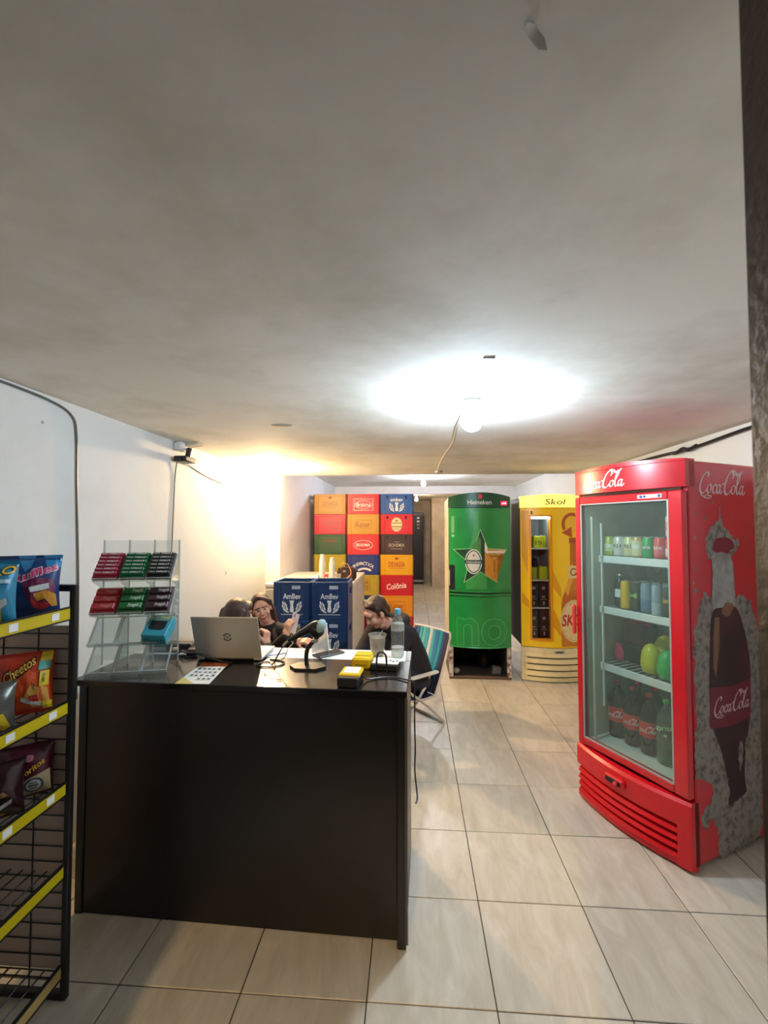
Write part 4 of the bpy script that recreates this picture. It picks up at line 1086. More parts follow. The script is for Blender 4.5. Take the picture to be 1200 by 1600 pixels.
cup_stack(-1.017, 4.93, 20, 'tall stack of white paper cups on the cabinet', 1)
cup_stack(-.912, 4.96, 17, 'shorter stack of white paper cups right of the tall one', 2)
t = thing('tipped_cup', 'white cup lying on its side left of the cup stacks', 'cup', (-1.09, 4.90, CTOP + .035))
MB().lathe([(.024, 0), (.034, .08), (.036, .082), (.033, .078), (.022, .004), (.001, .004)], 14, M=Matrix.Rotation(R(78), 4, 'Y') @ Matrix.Translation((0, 0, -.04))).build('cup', mat('cup_white', '#efece4', .5), t)
t = thing('red_carton', 'small red and white carton between the cup stacks', 'carton', (-.962, 4.90, CTOP))
MB().box(-.018, .018, -.02, .02, 0, .085, .003).build('box', mat('carton_red', '#c8342c', .5), t, smooth=False)
decal('label', [rect2d(-.012, .012, .03, .055)], lambda u, v: (u, -.0206, v), M_paper, t)
t = thing('clear_cup', 'clear plastic cup beside the handbag on the cabinet', 'cup', (-.835, 4.90, CTOP))
MB().lathe([(.028, 0), (.038, .085), (.041, .087), (.037, .085), (.027, .004), (.001, .004)], 16).build('cup', glass('frosted_cup', '#e3dfd6', .15, 1.4, milk=.35, milkhex='#d8d2c4'), t)
t = thing('handbag', 'brown handbag with pale strap on the cabinet', 'bag', (-.745, 5.02, CTOP))
M_bag = mat('brown_leather', '#3a2018', .5, bump=(60, .3))
MB().box(-.11, .10, -.05, .07, 0, .155, .03).build('body', M_bag, t, smooth=True)
MB().box(-.10, .09, -.054, -.046, .08, .15, .01).build('flap', M_bag, t, smooth=False)
MB().tube(smooth_path([(-.07, -.05, .14), (-.04, -.07, .20), (.02, -.07, .18), (.05, -.065, .09), (.0, -.06, .03)], 6), .006, 7).build('strap', mat('strap_tan', '#b98a70', .5), t)
MB().box(-.045, -.01, -.058, -.052, .10, .125, .002).build('buckle', M_steel, t, smooth=False)
t = thing('thread_spool', 'small olive spool of thread behind the cups', 'spool', (-.86, 5.08, CTOP))
MB().lathe([(.03, 0), (.03, .008), (.018, .012), (.018, .09), (.03, .094), (.03, .10), (.001, .10)], 14).build('spool', mat('spool_olive', '#6a5a22', .6), t)

# ---- dark upright fridge far down the passage
t = thing('upright_fridge', 'black upright fridge far down the passage', 'fridge', (-.02, 13.1, 0))
MB().box(-.33, .33, 0, .6, .05, 2.12, .01).build('body', M_black, t, smooth=False)
MB().box(-.31, .31, -.02, 0, .16, 2.0, .006).build('door', mat('black_gloss', '#0d0e11', .5), t, smooth=False)
MB().box(-.33, .33, -.03, 0, .06, .13, .006).build('kick_strip', M_grey, t, smooth=False)
for i in range(4):
    MB().box(.14, .22, -.028, -.02, 1.92 - i * .10, 1.97 - i * .10, .002).build('sticker', M_paper if i < 2 else M_grey, t, smooth=False)
MB().tube([(-.27, -.05, .9), (-.27, -.05, 1.4)], .012, 8).build('handle', M_steel, t)

# ================================================================== COUNTER
CL = Vector((-.03, 1.785, 0)); CR = R(-1.8)
CM = Matrix.Translation(CL) @ Matrix.Rotation(CR, 4, 'Z')
ct = thing('counter', 'black sales counter with white inner strip on top', 'counter', CL, CR)
M_lam = mat('black_laminate', '#0c0b0d', .34, noise=(2.5, '#121012', .4, .8), bump=(120, .03))
M_lamtop = mat('black_laminate_top', '#131214', .20, bump=(90, .02))
MB().box(-.036, 0, 0, .575, 0, .974, .004).build('side_panel', M_lam, ct, smooth=False)
MB().box(-1.425, -1.390, .03, .575, 0, .974, .004).build('side_panel', M_lam, ct, smooth=False)
MB().box(-1.390, -.036, .038, .056, .001, .974, .003).build('front_panel', M_lam, ct, smooth=False)
MB().box(-1.43, .006, -.006, .398, .974, 1.0, .003).build('top', M_lamtop, ct, smooth=False)
MB().box(-1.43, -.022, .3985, .578, .974, 1.0, .003).build('white_top', mat('white_laminate', '#eceae6', .35), ct, smooth=False)
MB().box(-.0215, .006, .3985, .578, .974, 1.0, .003).build('end_trim', M_lamtop, ct, smooth=False)
MB().box(-1.39, -.036, .10, .56, .55, .568, .002).build('inner_shelf', M_lam, ct, smooth=False)
MB().box(-.004, .0075, .0, .01, .02, .972, .002).build('edge_trim', mat('worn_edge', '#4a4644', .3), ct, smooth=False)

# ---- laptop
lp = thing('laptop', 'open silver laptop with its lid toward the aisle', 'laptop', (-.896, 2.130, 1.0), R(1.5))
M_silv = mat('laptop_silver', '#b3afa6', .5, .25)
MB().box(-.162, .162, .0, .222, .004, .018, .004).build('base', M_silv, lp, smooth=False)
MB().box(-.145, .145, .03, .125, .0175, .0190).build('keyboard', M_black, lp, smooth=False)
MB().tube([(-.12, .0, .014), (.12, .0, .014)], .008, 8).build('hinge', M_black, lp)
lid = MB().box(-.162, .162, -.0035, .0035, .0, .225, .003).build('lid', M_silv, lp, smooth=False, loc=(0, -.002, .016), rot=(R(19), 0, 0))
MB().box(-.153, .153, .0035, .0042, .012, .215).build('screen', mat('screen_dark', '#15181c', .15), lid, smooth=False)
decal('logo', [ring2d(.005, .118, .021, .021, .006, 28, .25, 2.9), ring2d(.005, .118, .021, .021, .006, 28, 3.4, 6.05), place(T('hp', .017, .008, .25), .004, .112)], lambda u, v: (u, -.0040, v), mat('logo_dark', '#4c4a46', .3, .5), lid)
# ---- flyer
fl = [(-.993, 1.808), (-.848, 1.812), (-.884, 2.095), (-1.010, 2.098)]
def fmap(u, v):
    a = Vector(fl[0]).lerp(Vector(fl[1]), u); c = Vector(fl[3]).lerp(Vector(fl[2]), u)
    return a.lerp(c, v)
t = tag(MB().add([(*fmap(u, v), 1.0006 + d) for d in (0, .0005) for (u, v) in ((0, 0), (1, 0), (1, 1), (0, 1))], [(0, 3, 2, 1), (4, 5, 6, 7), (0, 1, 5, 4), (1, 2, 6, 5), (2, 3, 7, 6), (3, 0, 4, 7)]).build('price_flyer', M_paper, smooth=False), 'printed flyer with an orange header lying before the laptop', 'flyer')
fm = lambda u, v: (*fmap(u, v), 1.0014)
decal('header_print', [rect2d(0, 1, .80, 1)], fm, mat('flyer_orange', '#b5622a', .5, noise=(20, '#8f2018', .45, .6)), t)
decal('footer_print', [poly2d([(0, 0), (.55, 0), (.12, .22), (0, .26)])], fm, mat('flyer_yellow', '#d8c070', .5), t)
qq = random.Random(11); sh = []
for r_ in range(4):
    for c in range(5):
        x = .12 + c * .17 + qq.uniform(-.02, .02); y = .18 + r_ * .155
        if r_ == 0 and c < 2: continue
        sh.append(rect2d(x, x + .10, y, y + .075 * qq.uniform(.6, 1)))
        sh.append(rect2d(x - .02, x + .12, y - .03, y - .018))
decal('picture_print', sh, fm, mat('flyer_ink', '#45483f', .6), t)
# ---- barcode scanner on its stand
t = thing('barcode_scanner', 'black barcode scanner with pale blue nose on its stand', 'scanner', (-.490, 2.058, 1.0), R(0))
MB().prismz([(-.085, -.005), (-.05, -.052), (.045, -.056), (.088, -.012), (.055, .045), (-.05, .048)], 0, .011).build('base', M_black, t, smooth=False)
MB().tube(smooth_path([(-.005, .0, .012), (-.008, 0, .05), (.0, 0, .09), (.03, 0, .125), (.055, 0, .155)], 6), [.010] * 25, 10).build('neck', M_black, t)
b = MB().tube(smooth_path([(-.092, -.01, .125), (-.06, -.01, .142), (-.02, -.01, .165), (.03, -.01, .190), (.055, -.01, .188)], 5), [.007, .008, .009, .010, .011, .012, .013, .014, .015, .016, .017, .018, .019, .021, .023, .025, .027, .029, .030, .028, .022][:21], 12)
b.build('scanner_body', M_black, t)
MB().ell((.060, -.014, .192), (.024, .029, .038), Matrix.Rotation(R(28), 4, 'Y')).build('scanner_nose', mat('pale_blue_gloss', '#8fb4bf', .25), t)
MB().ell((.040, -.006, .176), (.040, .034, .036), Matrix.Rotation(R(28), 4, 'Y')).build('nose_bumper', M_black, t)
MB().tube(smooth_path([(-.09, -.01, .124), (-.105, -.01, .112), (-.115, -.01, .10)], 4), .006, 8).build('cable_boot', mat('boot_grey', '#9b9a98', .5), t)
MB().box(.02, .05, -.03, .0, .12, .135, .004).build('trigger', M_grey, t, smooth=False)
cable('scanner_cable', [(-.605, 2.05, 1.10), (-.63, 2.06, 1.06), (-.665, 2.08, 1.004), (-.70, 2.12, 1.004), (-.74, 2.08, 1.004), (-.70, 2.04, 1.004), (-.63, 2.06, 1.004), (-.62, 2.12, 1.004), (-.70, 2.155, 1.004)], .0035, M_black, 'looped black scanner cable beside the laptop')
cable('usb_plug_cable', [(-.70, 2.145, 1.006), (-.66, 2.10, 1.004), (-.64, 2.02, 1.004), (-.66, 1.95, 1.004), (-.62, 1.90, 1.004), (-.56, 1.87, 1.004)], .0022, mat('brown_wire', '#6a5444', .5), 'thin brown wire trailing over the counter beside the scanner')
# ---- handset, phone, card machines
t = thing('mobile_phone', 'black phone lying flat behind the scanner', 'phone', (-.434, 2.272, 1.0), R(46))
MB().box(-.078, .078, -.037, .037, 0.0005, .009, .003).build('body', mat('phone_case', '#241d1f', .4), t, smooth=False)
MB().box(-.073, .073, -.033, .033, .009, .0095).build('screen', mat('phone_screen', '#2a2326', .08), t, smooth=False)
t = thing('card_reader', 'black and yellow card machine at the front edge of the counter', 'card machine', (-.262, 1.865, 1.0), R(-4))
MB().box(-.044, .044, -.065, .065, 0, .040, .006).build('body', M_black, t, smooth=False)
MB().box(-.0445, .0445, -.035, .066, .030, .047, .005).build('yellow_cover', mat('machine_yellow', '#d6b30e', .4), t, smooth=False)
MB().box(-.030, .034, -.015, .060, .0468, .0485, .001).build('receipt', M_paper, t, smooth=False)
decal('receipt_print', [rect2d(-.02, .024, .0 + k * .012, .004 + k * .012) for k in range(4)], lambda u, v: (u, v, .0488), mat('faint_ink', '#8d8d88', .6), t)
MB().box(-.042, .042, -.066, -.035, .030, .0415, .004).build('front_lip', M_black, t, smooth=False)
t = thing('card_reader', 'all yellow card machine behind the black and yellow one', 'card machine', (-.236, 2.10, 1.0), R(-5))
MB().box(-.043, .043, -.055, .055, 0, .050, .008).build('body', mat('machine_yellow', '#d6b30e', .4), t, smooth=False)
MB().box(-.040, .040, -.015, .052, .050, .054, .003).build('raised_cover', mat('machine_yellow2', '#c2b01a', .45), t, smooth=False)
decal('mark', [rect2d(-.025, .03, .016, .022)], lambda u, v: (u, -.0556, v), mat('machine_mark', '#8a7a14', .5), t)
t = thing('cable_box', 'flat black box with printed slips beside the yellow card machine', 'device', (-.128, 2.075, 1.0), R(-8))
MB().box(-.062, .062, -.05, .05, 0, .028, .004).build('body', M_black, t, smooth=False)
MB().box(-.056, .064, -.036, .052, .0285, .031).build('slip', M_paper, t, smooth=False)
decal('slip_print', [rect2d(.0 + k * .016, .010 + k * .016, -.01 + (k % 2) * .012, .012 + (k % 2) * .010) for k in range(4)], lambda u, v: (u, v, .0315), mat('slip_ink', '#2c2c2e', .6), t)
cable('loop_cable', [(-.165, 2.018, 1.004), (-.165, 2.015, 1.05), (-.158, 2.015, 1.082), (-.140, 2.015, 1.088), (-.124, 2.015, 1.075), (-.120, 2.015, 1.04), (-.118, 2.012, 1.004)], .0045, M_black, 'black cable looped upright beside the printed slips', 6)
cable('power_cable', [(-.21, 1.895, 1.02), (-.19, 1.90, 1.006), (-.13, 1.93, 1.0045), (-.07, 1.93, 1.0045), (-.022, 1.90, 1.005), (-.004, 1.91, 1.0), (.004, 1.94, .97), (.006, 1.95, .90), (.006, 1.93, .80), (.008, 1.94, .70), (.006, 1.93, .62), (.012, 1.91, .56), (.016, 1.88, .53), (.010, 1.86, .52)], .0034, M_black, 'black cable from the card machine hanging down the counter end', 6)
# ---- cup and water bottle
t = thing('plastic_cup', 'ribbed clear plastic cup beside the water bottle', 'cup', (-.182, 2.272, 1.0))
M_cup = glass('clear_cup_plastic', '#f0f0ee', .06, 1.45, milk=.16, milkhex='#d8d4cf')
MB().lathe([(.030, 0), (.033, .012), (.034, .014), (.043, .100), (.047, .103), (.047, .108), (.0425, .106), (.0325, .014), (.001, .006)], 22).build('cup', M_cup, t)
for k in range(5):
    z = .04 + k * .012
    MB().lathe([(.0362 + k * .0013, z), (.0372 + k * .0013, z + .003), (.0366 + k * .0013, z + .006)], 22).build('rib', M_cup, t)
MB().lathe([(.001, .008), (.031, .008), (.033, .03), (.001, .03)], 18).build('water', glass('milky_water', '#e6e8e8', .05, 1.33, milk=.5, milkhex='#f0f0f0'), t)
t = thing('water_bottle', 'clear water bottle with blue cap on the white strip', 'bottle', (-.078, 2.250, 1.0))
M_pet = glass('clear_bottle', '#f4f8f8', .04, 1.45, milk=.07, milkhex='#e2e8ea')
MB().lathe([(.020, .003), (.029, .002), (.033, .012), (.033, .05), (.0315, .055), (.033, .06), (.033, .085), (.0315, .09), (.033, .095), (.033, .15), (.031, .170), (.022, .195), (.0135, .208), (.0125, .222)], 22).build('body', M_pet, t)
MB().lathe([(.0155, .215), (.0155, .238), (.0135, .242), (.001, .242)], 16).build('cap', mat('blue_cap', '#4a9bc2', .4), t)
MB().lathe([(.0335, .135), (.0342, .14), (.0342, .165), (.033, .170)], 22).build('label_wrap', glass('clear_label', '#e6ecec', .2, 1.4, milk=.28, milkhex='#d5dcdc'), t)
MB().lathe([(.001, .006), (.030, .006), (.0318, .014), (.0318, .052), (.001, .052)], 18).build('water', glass('water', '#e9eff0', .02, 1.33, milk=.45, milkhex='#f2f5f5'), t)
# ---- white carton at the back, slips of paper
t = thing('paper_bag', 'small white paper bag standing behind the scanner', 'bag', (-.487, 2.322, 1.0), R(4))
MB().add([(-.042, -.02, 0), (.046, -.02, 0), (.046, .02, 0), (-.042, .02, 0), (-.030, -.006, .15), (.034, -.006, .145), (.034, .006, .145), (-.030, .006, .15)], [(0, 3, 2, 1), (4, 5, 6, 7), (0, 1, 5, 4), (1, 2, 6, 5), (2, 3, 7, 6), (3, 0, 4, 7)]).build('bag', mat('bag_paper', '#e2d9cc', .7), t, smooth=False)
MB().box(-.030, .034, -.0075, .0075, .138, .150, .002).build('fold', mat('bag_paper', '#e2d9cc', .7), t, smooth=False)
tag(MB().box(-.06, .06, -.04, .04, 0, .001).build('receipt_slip', M_paper, loc=(-.62, 2.29, 1.0003), rot=(0, 0, R(20)), smooth=False), 'white slip of paper on the white strip near the laptop', 'paper')
tag(MB().box(-.05, .05, -.03, .03, 0, .001).build('receipt_slip', M_paper, loc=(-.11, 2.175, 1.0003), rot=(0, 0, R(-12)), smooth=False), 'white slip of paper under the plastic cup and bottle', 'paper')
t = thing('pen', 'slim blue pen lying on the white strip by the laptop', 'pen', (-.70, 2.23, 1.006), R(35))
MB().tube([(-.06, 0, 0), (.05, 0, 0), (.065, 0, 0)], [.004, .004, .001], 8).build('barrel', mat('pen_blue', '#8da2c8', .4), t)
MB().tube([(-.07, 0, 0), (-.045, 0, 0)], .0045, 8).build('pen_cap', mat('pen_navy', '#2a3358', .4), t)
# ---- behind the candy stand
t = thing('router', 'black router box behind the candy stand', 'device', (-1.27, 2.285, 1.0), R(4))
MB().box(-.11, .11, -.035, .04, 0, .045, .006).build('body', M_black, t, smooth=False)
MB().box(-.08, -.02, -.037, -.035, .012, .03).build('panel', M_grey, t, smooth=False)
t = thing('power_adapter', 'small black power adapter between candy stand and laptop', 'adapter', (-1.115, 2.235, 1.0), R(12))
MB().box(-.045, .035, -.025, .025, 0, .030, .006).build('body', M_black, t, smooth=False)
MB().tube([(.03, 0, .015), (.055, 0, .012)], .006, 8).build('plug_boot', M_black, t)
cable('laptop_cable', [(-1.20, 2.12, 1.006), (-1.16, 2.14, 1.03), (-1.12, 2.10, 1.052), (-1.06, 2.045, 1.060), (-1.0, 2.03, 1.060), (-.96, 2.03, 1.048), (-.92, 2.045, 1.030), (-.885, 2.06, 1.015), (-.865, 2.085, 1.006)], .0042, M_black, 'thick black cable crossing in front of the laptop lid')
cable('adapter_cable', [(-1.05, 2.24, 1.012), (-1.09, 2.20, 1.02), (-1.16, 2.19, 1.03), (-1.18, 2.22, 1.015), (-1.10, 2.26, 1.006), (-1.07, 2.20, 1.006), (-1.14, 2.16, 1.006)], .0035, M_black, 'tangled black cable between candy stand and laptop')

# ================================================================== CANDY STAND
DL = Vector((-1.436, 1.866, 1.0)); DR = R(14)
DM = Matrix.Translation(DL) @ Matrix.Rotation(DR, 4, 'Z')
cs = thing('candy_stand', 'clear acrylic stepped candy stand on the counter', 'display stand', DL, DR)
DW = .338
MB().box(.0, DW, .172, .176, .02, .590, .001).build('back_panel', M_acryl, cs, smooth=False)
for i in range(4):
    x = DW * i / 3
    up = MB().prism([(0, 0), (.175, 0), (.175, .592), (.165, .592), (.16, .52), (.055, .405), (.14, .37), (.035, .255), (.12, .225), (.018, .12), (.10, .10), (.0, .012)], -.0018, .0018, Matrix.Translation((x, 0, 0)) @ Matrix.Rotation(R(90), 4, 'Z')).build('upright', M_acryl, cs, smooth=False)
    MB().box(x - .003, x + .003, .170, .178, .0, .592, .001).build('rail', M_acryledge, cs, smooth=False)
ROWS = [(.055, .408), (.036, .256), (.018, .124), (.0, .004)]
TILT = R(47)
TW = DW / 3
def tray_m(r_, c): return Matrix.Translation((TW * (c + .5), ROWS[r_][0], ROWS[r_][1])) @ Matrix.Rotation(TILT, 4, 'X')
for r_ in range(4):
    for c in range(3):
        q = TW / 2 - .004
        b = MB(); Mx = tray_m(r_, c)
        b.box(-q, q, 0, .150, -.003, 0, M=Mx).box(-q, q, -.003, 0, -.003, .022, M=Mx)
        tr = b.build('tray', M_acryl, cs, smooth=False)
        b = MB().box(-q, q, -.0045, .0005, .019, .024, M=Mx).box(-q - .002, -q + .002, 0, .150, -.002, .012, M=Mx).box(q - .002, q + .002, 0, .150, -.002, .012, M=Mx).box(-q, q, .147, .151, -.003, .004, M=Mx)
        b.build('tray_edge', M_acryledge, tr, smooth=False)
def candy_box(r_, c, hexc, label, word, n, txthex='#efe9e6', cols=2, dark=None, L=.142, H=.040, tilt2=0):
    Mx = DM @ tray_m(r_, c) @ Matrix.Translation((0, .002, .001))
    t = thing('candy_box', label, 'candy box')
    t.matrix_world = Mx
    wq = .0515
    MB().box(-wq, wq, 0, L, 0, H - .014, .002).build('tray_carton', mat('carton_' + hexc[1:], hexc, .45), t, smooth=False)
    for k in range(n):
        y0 = .008 + (L - .012) * k / n; y1 = .008 + (L - .012) * (k + .86) / n
        pk = MB().box(-wq + .004, wq - .004, y0, y1, .012, H, .004).build('candy_pack', mat('pack_' + (dark or hexc)[1:], dark or hexc, .35), t, smooth=False)
        sh = [place(T(word, (y1 - y0) * .52, .016, .12), .016, (y0 + y1) / 2 - (y1 - y0) * .26, 0, .046)]
        if cols == 2: sh.append(place(T(word, (y1 - y0) * .36, .012), -.027, (y0 + y1) / 2 - (y1 - y0) * .16, 0, .024))
        decal('lettering', sh, lambda u, v: (u, v, H + .0006), mat('candy_ink_' + txthex[1:], txthex, .5), pk)
    decal('front_lettering', [place(T(word, .014, .014), .012, .006, 0, .062)], lambda u, v: (u, -.0006, v), mat('candy_ink_' + txthex[1:], txthex, .5), t)
    return t
candy_box(0, 0, '#a3203f', 'crimson candy box, top left in the acrylic stand', 'HALLS', 6)
candy_box(0, 1, '#0f6b3e', 'green candy box in the top row of the acrylic stand', 'HALLS', 6)
candy_box(0, 2, '#2b2a2a', 'black candy box, top right in the acrylic stand', 'HALLS', 6)
candy_box(1, 0, '#a82430', 'red candy box in the second row of the acrylic stand', 'Freegells', 3, '#c98a80', 1, L=.130)
candy_box(1, 1, '#1d6a34', 'green candy box in the second row of the acrylic stand', 'Freegells', 3, '#d6dfd0', 1, L=.130)
candy_box(1, 2, '#3a2228', 'dark plum candy box in the second row of the acrylic stand', 'Freegells', 3, '#cfc9ca', 1, L=.130)
t = thing('gum_box', 'teal gum box with open dark top in the acrylic stand', 'gum box')
t.matrix_world = DM @ tray_m(2, 2) @ Matrix.Translation((0, -.006, .002)) @ Matrix.Rotation(R(-12), 4, 'X') @ Matrix.Rotation(R(-6), 4, 'Z')
M_teal = mat('teal_carton', '#2b93a8', .42, noise=(6, '#3aa7ba', .45, .7))
MB().box(-.052, .052, 0, .125, 0, .062, .003).build('carton', M_teal, t, smooth=False)
decal('opening', [poly2d([(-.036, .046), (-.026, .034), (.022, .032), (.036, .044), (.036, .088), (-.036, .088)])], lambda u, v: (u, v, .0628), M_dark, t)
decal('flap_print', [rect2d(-.05, .05, .092, .122)], lambda u, v: (u, v, .0626), mat('flap_grey', '#6f8f88', .5, noise=(40, '#b9c47a', .5, .65)), t)
decal('front_lettering', [place(T('Clorets', .028, .014), 0, .014, 0, .09)], lambda u, v: (u, -.0008, v), mat('gum_ink', '#3a5a4a', .5), t)

# ================================================================== SNACK RACK
RK = Vector((-1.226, 1.535, 0))
rk = thing('snack_rack', 'black wire snack rack with yellow price strips', 'rack', RK)
RD, RL, RHT = .40, .94, 1.445
for (x, y) in ((0, 0), (-RD, 0), (0, -RL), (-RD, -RL)):
    MB().box(x - .011, x + .011, y - .011, y + .011, 0, RHT, .003).build('upright', M_blackmet, rk, smooth=False)
for y in (0, -RL):
    MB().box(-RD, 0, y - .012, y + .012, RHT - .024, RHT, .003).build('top_tube', M_blackmet, rk, smooth=False)
    MB().box(-RD, 0, y - .012, y + .012, .0, .024, .003).build('base_tube', M_blackmet, rk, smooth=False)
MB().box(-RD - .012, -RD + .012, -RL, 0, RHT - .024, RHT, .003).build('top_tube', M_blackmet, rk, smooth=False)
MB().box(-RD - .012, -RD + .012, -RL, 0, 0, .024, .003).build('base_tube', M_blackmet, rk, smooth=False)
wm = MB().tube([(-RD, 0, 0), (0, 0, 0)], .0026, 6).mesh('end_wire'); wm.materials.append(M_blackmet)
wb = MB().tube([(0, -RL, 0), (0, 0, 0)], .0026, 6).mesh('back_wire'); wb.materials.append(M_blackmet)
wv = MB().tube([(0, 0, .024), (0, 0, RHT - .03)], .0026, 6).mesh('upright_wire'); wv.materials.append(M_blackmet)
k = 0
z = .09
while z < 1.33:
    o = bpy.data.objects.new('end_wire', wm); COL.objects.link(o); o.parent = rk; o.location = (0, 0, z)
    o = bpy.data.objects.new('back_wire', wb); COL.objects.link(o); o.parent = rk; o.location = (-RD, 0, z)
    z += .0535
MB().box(-RD + .012, -.012, .006, .012, .09, 1.295, .001).build('end_panel', mat('brown_board', '#bfa492', .75, noise=(3, '#a8a294', .42, .7)), rk, smooth=False)
for x in (-.27, -.135):
    o = bpy.data.objects.new('upright_wire', wv); COL.objects.link(o); o.parent = rk; o.location = (x, .004, 0)
for y in (-.25, -.5, -.75):
    o = bpy.data.objects.new('upright_wire', wv); COL.objects.link(o); o.parent = rk; o.location = (-RD, y, 0)
M_strip = mat('yellow_strip', '#c9b312', .45)
SHZ = [1.368, 1.036, .754, .470, .130]
for i, z in enumerate(SHZ):
    b = MB()
    for k in range(9):
        x = -.02 - (RD - .04) * k / 8
        b.tube([(x, -RL + .01, z - .030), (x, -.014, z - .030)], .0026, 5)
    for k in range(6):
        y = -.03 - (RL - .06) * k / 5
        b.tube([(-RD + .005, y, z - .034), (-.008, y, z - .034)], .003, 5)
    s_ = b.build('shelf', M_blackmet, rk)
    st_ = MB().box(-.004, .002, -RL + .02, -.020, z - .044, z - .003).build('price_strip', M_strip if i < 4 else mat('dull_strip', '#b5985a', .6), s_, smooth=False)
    MB().box(-.006, .005, -RL + .02, -.020, z - .004, z + .001).box(-.006, .005, -RL + .02, -.020, z - .048, z - .043).build('strip_edge', M_blackmet, s_, smooth=False)
    if i < 3:
        for y in (-.085, -.245, -.40, -.55, -.70):
            MB().box(.0022, .0032, y - .016, y + .016, z - .036, z - .012).build('price_tag', M_paper, s_, smooth=False)
    if i < 2:
        decal('strip_lettering', [place(T('elma', .014, .014), -.325, z - .022), place(T('chips', .014, .014), -.325, z - .038)], lambda u, v: (.0030, u, v), mat('strip_red', '#b3452c', .5), s_)

def bag(x, y, z, rot, lean, w_, h_, bulge, hexc, label, prints, hx2=None, seed=0, roll=0.0, rough=.28):
    t = thing('snack_bag', label, 'snack bag', (x, y, z))
    t.rotation_euler = (Matrix.Rotation(rot, 4, 'Z') @ Matrix.Rotation(lean, 4, 'X') @ Matrix.Rotation(roll, 4, 'Y')).to_euler()
    def prof(u, v):
        e = max(0, 1 - abs(u) ** 2.6) ** .75
        f = max(0, math.sin(math.pi * min(max((v - .045) / .91, 0), 1))) ** .55
        wr = mnoise.noise(Vector((u * 2.2 + seed * 3.1, v * 3.4, seed))) * .16 + mnoise.noise(Vector((u * 6 + seed, v * 7.5, seed + 4))) * .07
        return bulge * e * f * (1 + wr)
    def pinch(v): return 1 - .07 * math.sin(math.pi * v)
    front = lambda u, v, off=0.0: (u * w_ / 2 * pinch(v), -prof(u, v) - .0015 - off, v * h_)
    b = MB()
    nu, nv = 22, 26
    b.surf(lambda s_, q: front(s_ * 2 - 1, q), nu, nv)
    b.surf(lambda s_, q: ((s_ * 2 - 1) * w_ / 2 * pinch(q), prof(s_ * 2 - 1, q) * .8 + .0015, q * h_), nu, nv)
    n0 = (nu + 1) * (nv + 1)
    side = []
    for j in range(nv):
        for i0 in (0, nu):
            a, c = j * (nu + 1) + i0, (j + 1) * (nu + 1) + i0
            side.append((a, c, c + n0, a + n0))
    for i in range(nu):
        for j0 in (0, nv):
            a = j0 * (nu + 1) + i
            side.append((a, a + 1, a + 1 + n0, a + n0))
    b.f += side; b.m += [0] * len(side)
    m = mat('foil_' + hexc[1:], hexc, rough, .1, noise=(9, hx2 or hexc, .42, .7))
    b.build('foil', m, t, ang=70)
    for i, (nm, shapes, hc) in enumerate(prints):
        # print coordinates: u in -1..1 across, v in 0..1 up
        decal(nm, shapes, lambda u, v, i=i: front(u, v, .0012 + i * .0007), mat('bagprint_' + hc[1:], hc, .35), t, du=.12, dv=.06)
    decal('top_seal', [rect2d(-1, 1, .955, 1)], lambda u, v: front(u, v, .0008), mat('seal_' + hexc[1:], hx2 or hexc, .3), t, du=.2)
    return t
def TX(s_, u, v, w_, h_, rot=0.0, bold=.02, shear=0.0):
    """text in bag units: width w_ (of 2), height h_ (of 1)"""
    a = T(s_, h_, bold, shear); k = w_ / width2d(a)
    vs = [(x * k, y) for x, y in a[0]]
    c, q = math.cos(rot), math.sin(rot)
    return [(u + x * c - 2 * y * q * .0 - y * q, v + x * q * .5 + y * c) for x, y in vs], a[1]
FA = R(42)
bag(-1.338, 1.450, 1.343, R(33), R(-8), .205, .212, .048, '#173f7a', 'dark blue chip bag with a red mouth and pink lettering', [
    ('ray_print', [poly2d([(-.25, 1), (.25, 1), (.20, .80), (.02, .72)]), poly2d([(.45, 1), (1, 1), (1, .78), (.62, .80)])], '#2f86bd'),
    ('mouth_print', [poly2d([(-.05, .58), (.40, .62), (.80, .60), (.92, .45), (.86, .22), (.50, .10), (.28, .14), (.08, .34)])], '#6d1c48'),
    ('lip_print', [poly2d([(.22, .30), (.30, .15), (.52, .10), (.78, .16), (.82, .24), (.60, .20), (.42, .22)])], '#b3242e'),
    ('teeth_print', [poly2d([(.18, .47), (.72, .53), (.74, .44), (.50, .41), (.22, .39)])], '#d9dcda'),
    ('chip_print', [poly2d([(.30, .36), (.66, .42), (.92, .34), (.94, .16), (.80, .14), (.62, .28), (.40, .24)])], '#c98a2a'),
    ('lettering_shadow', [TX('Ruffles', .34, .635, 1.30, .135, .35, .05)], '#e6dfe6'),
    ('lettering', [TX('Ruffles', .34, .64, 1.24, .125, .35, .02)], '#cf2468'),
], '#122f5e', 1)
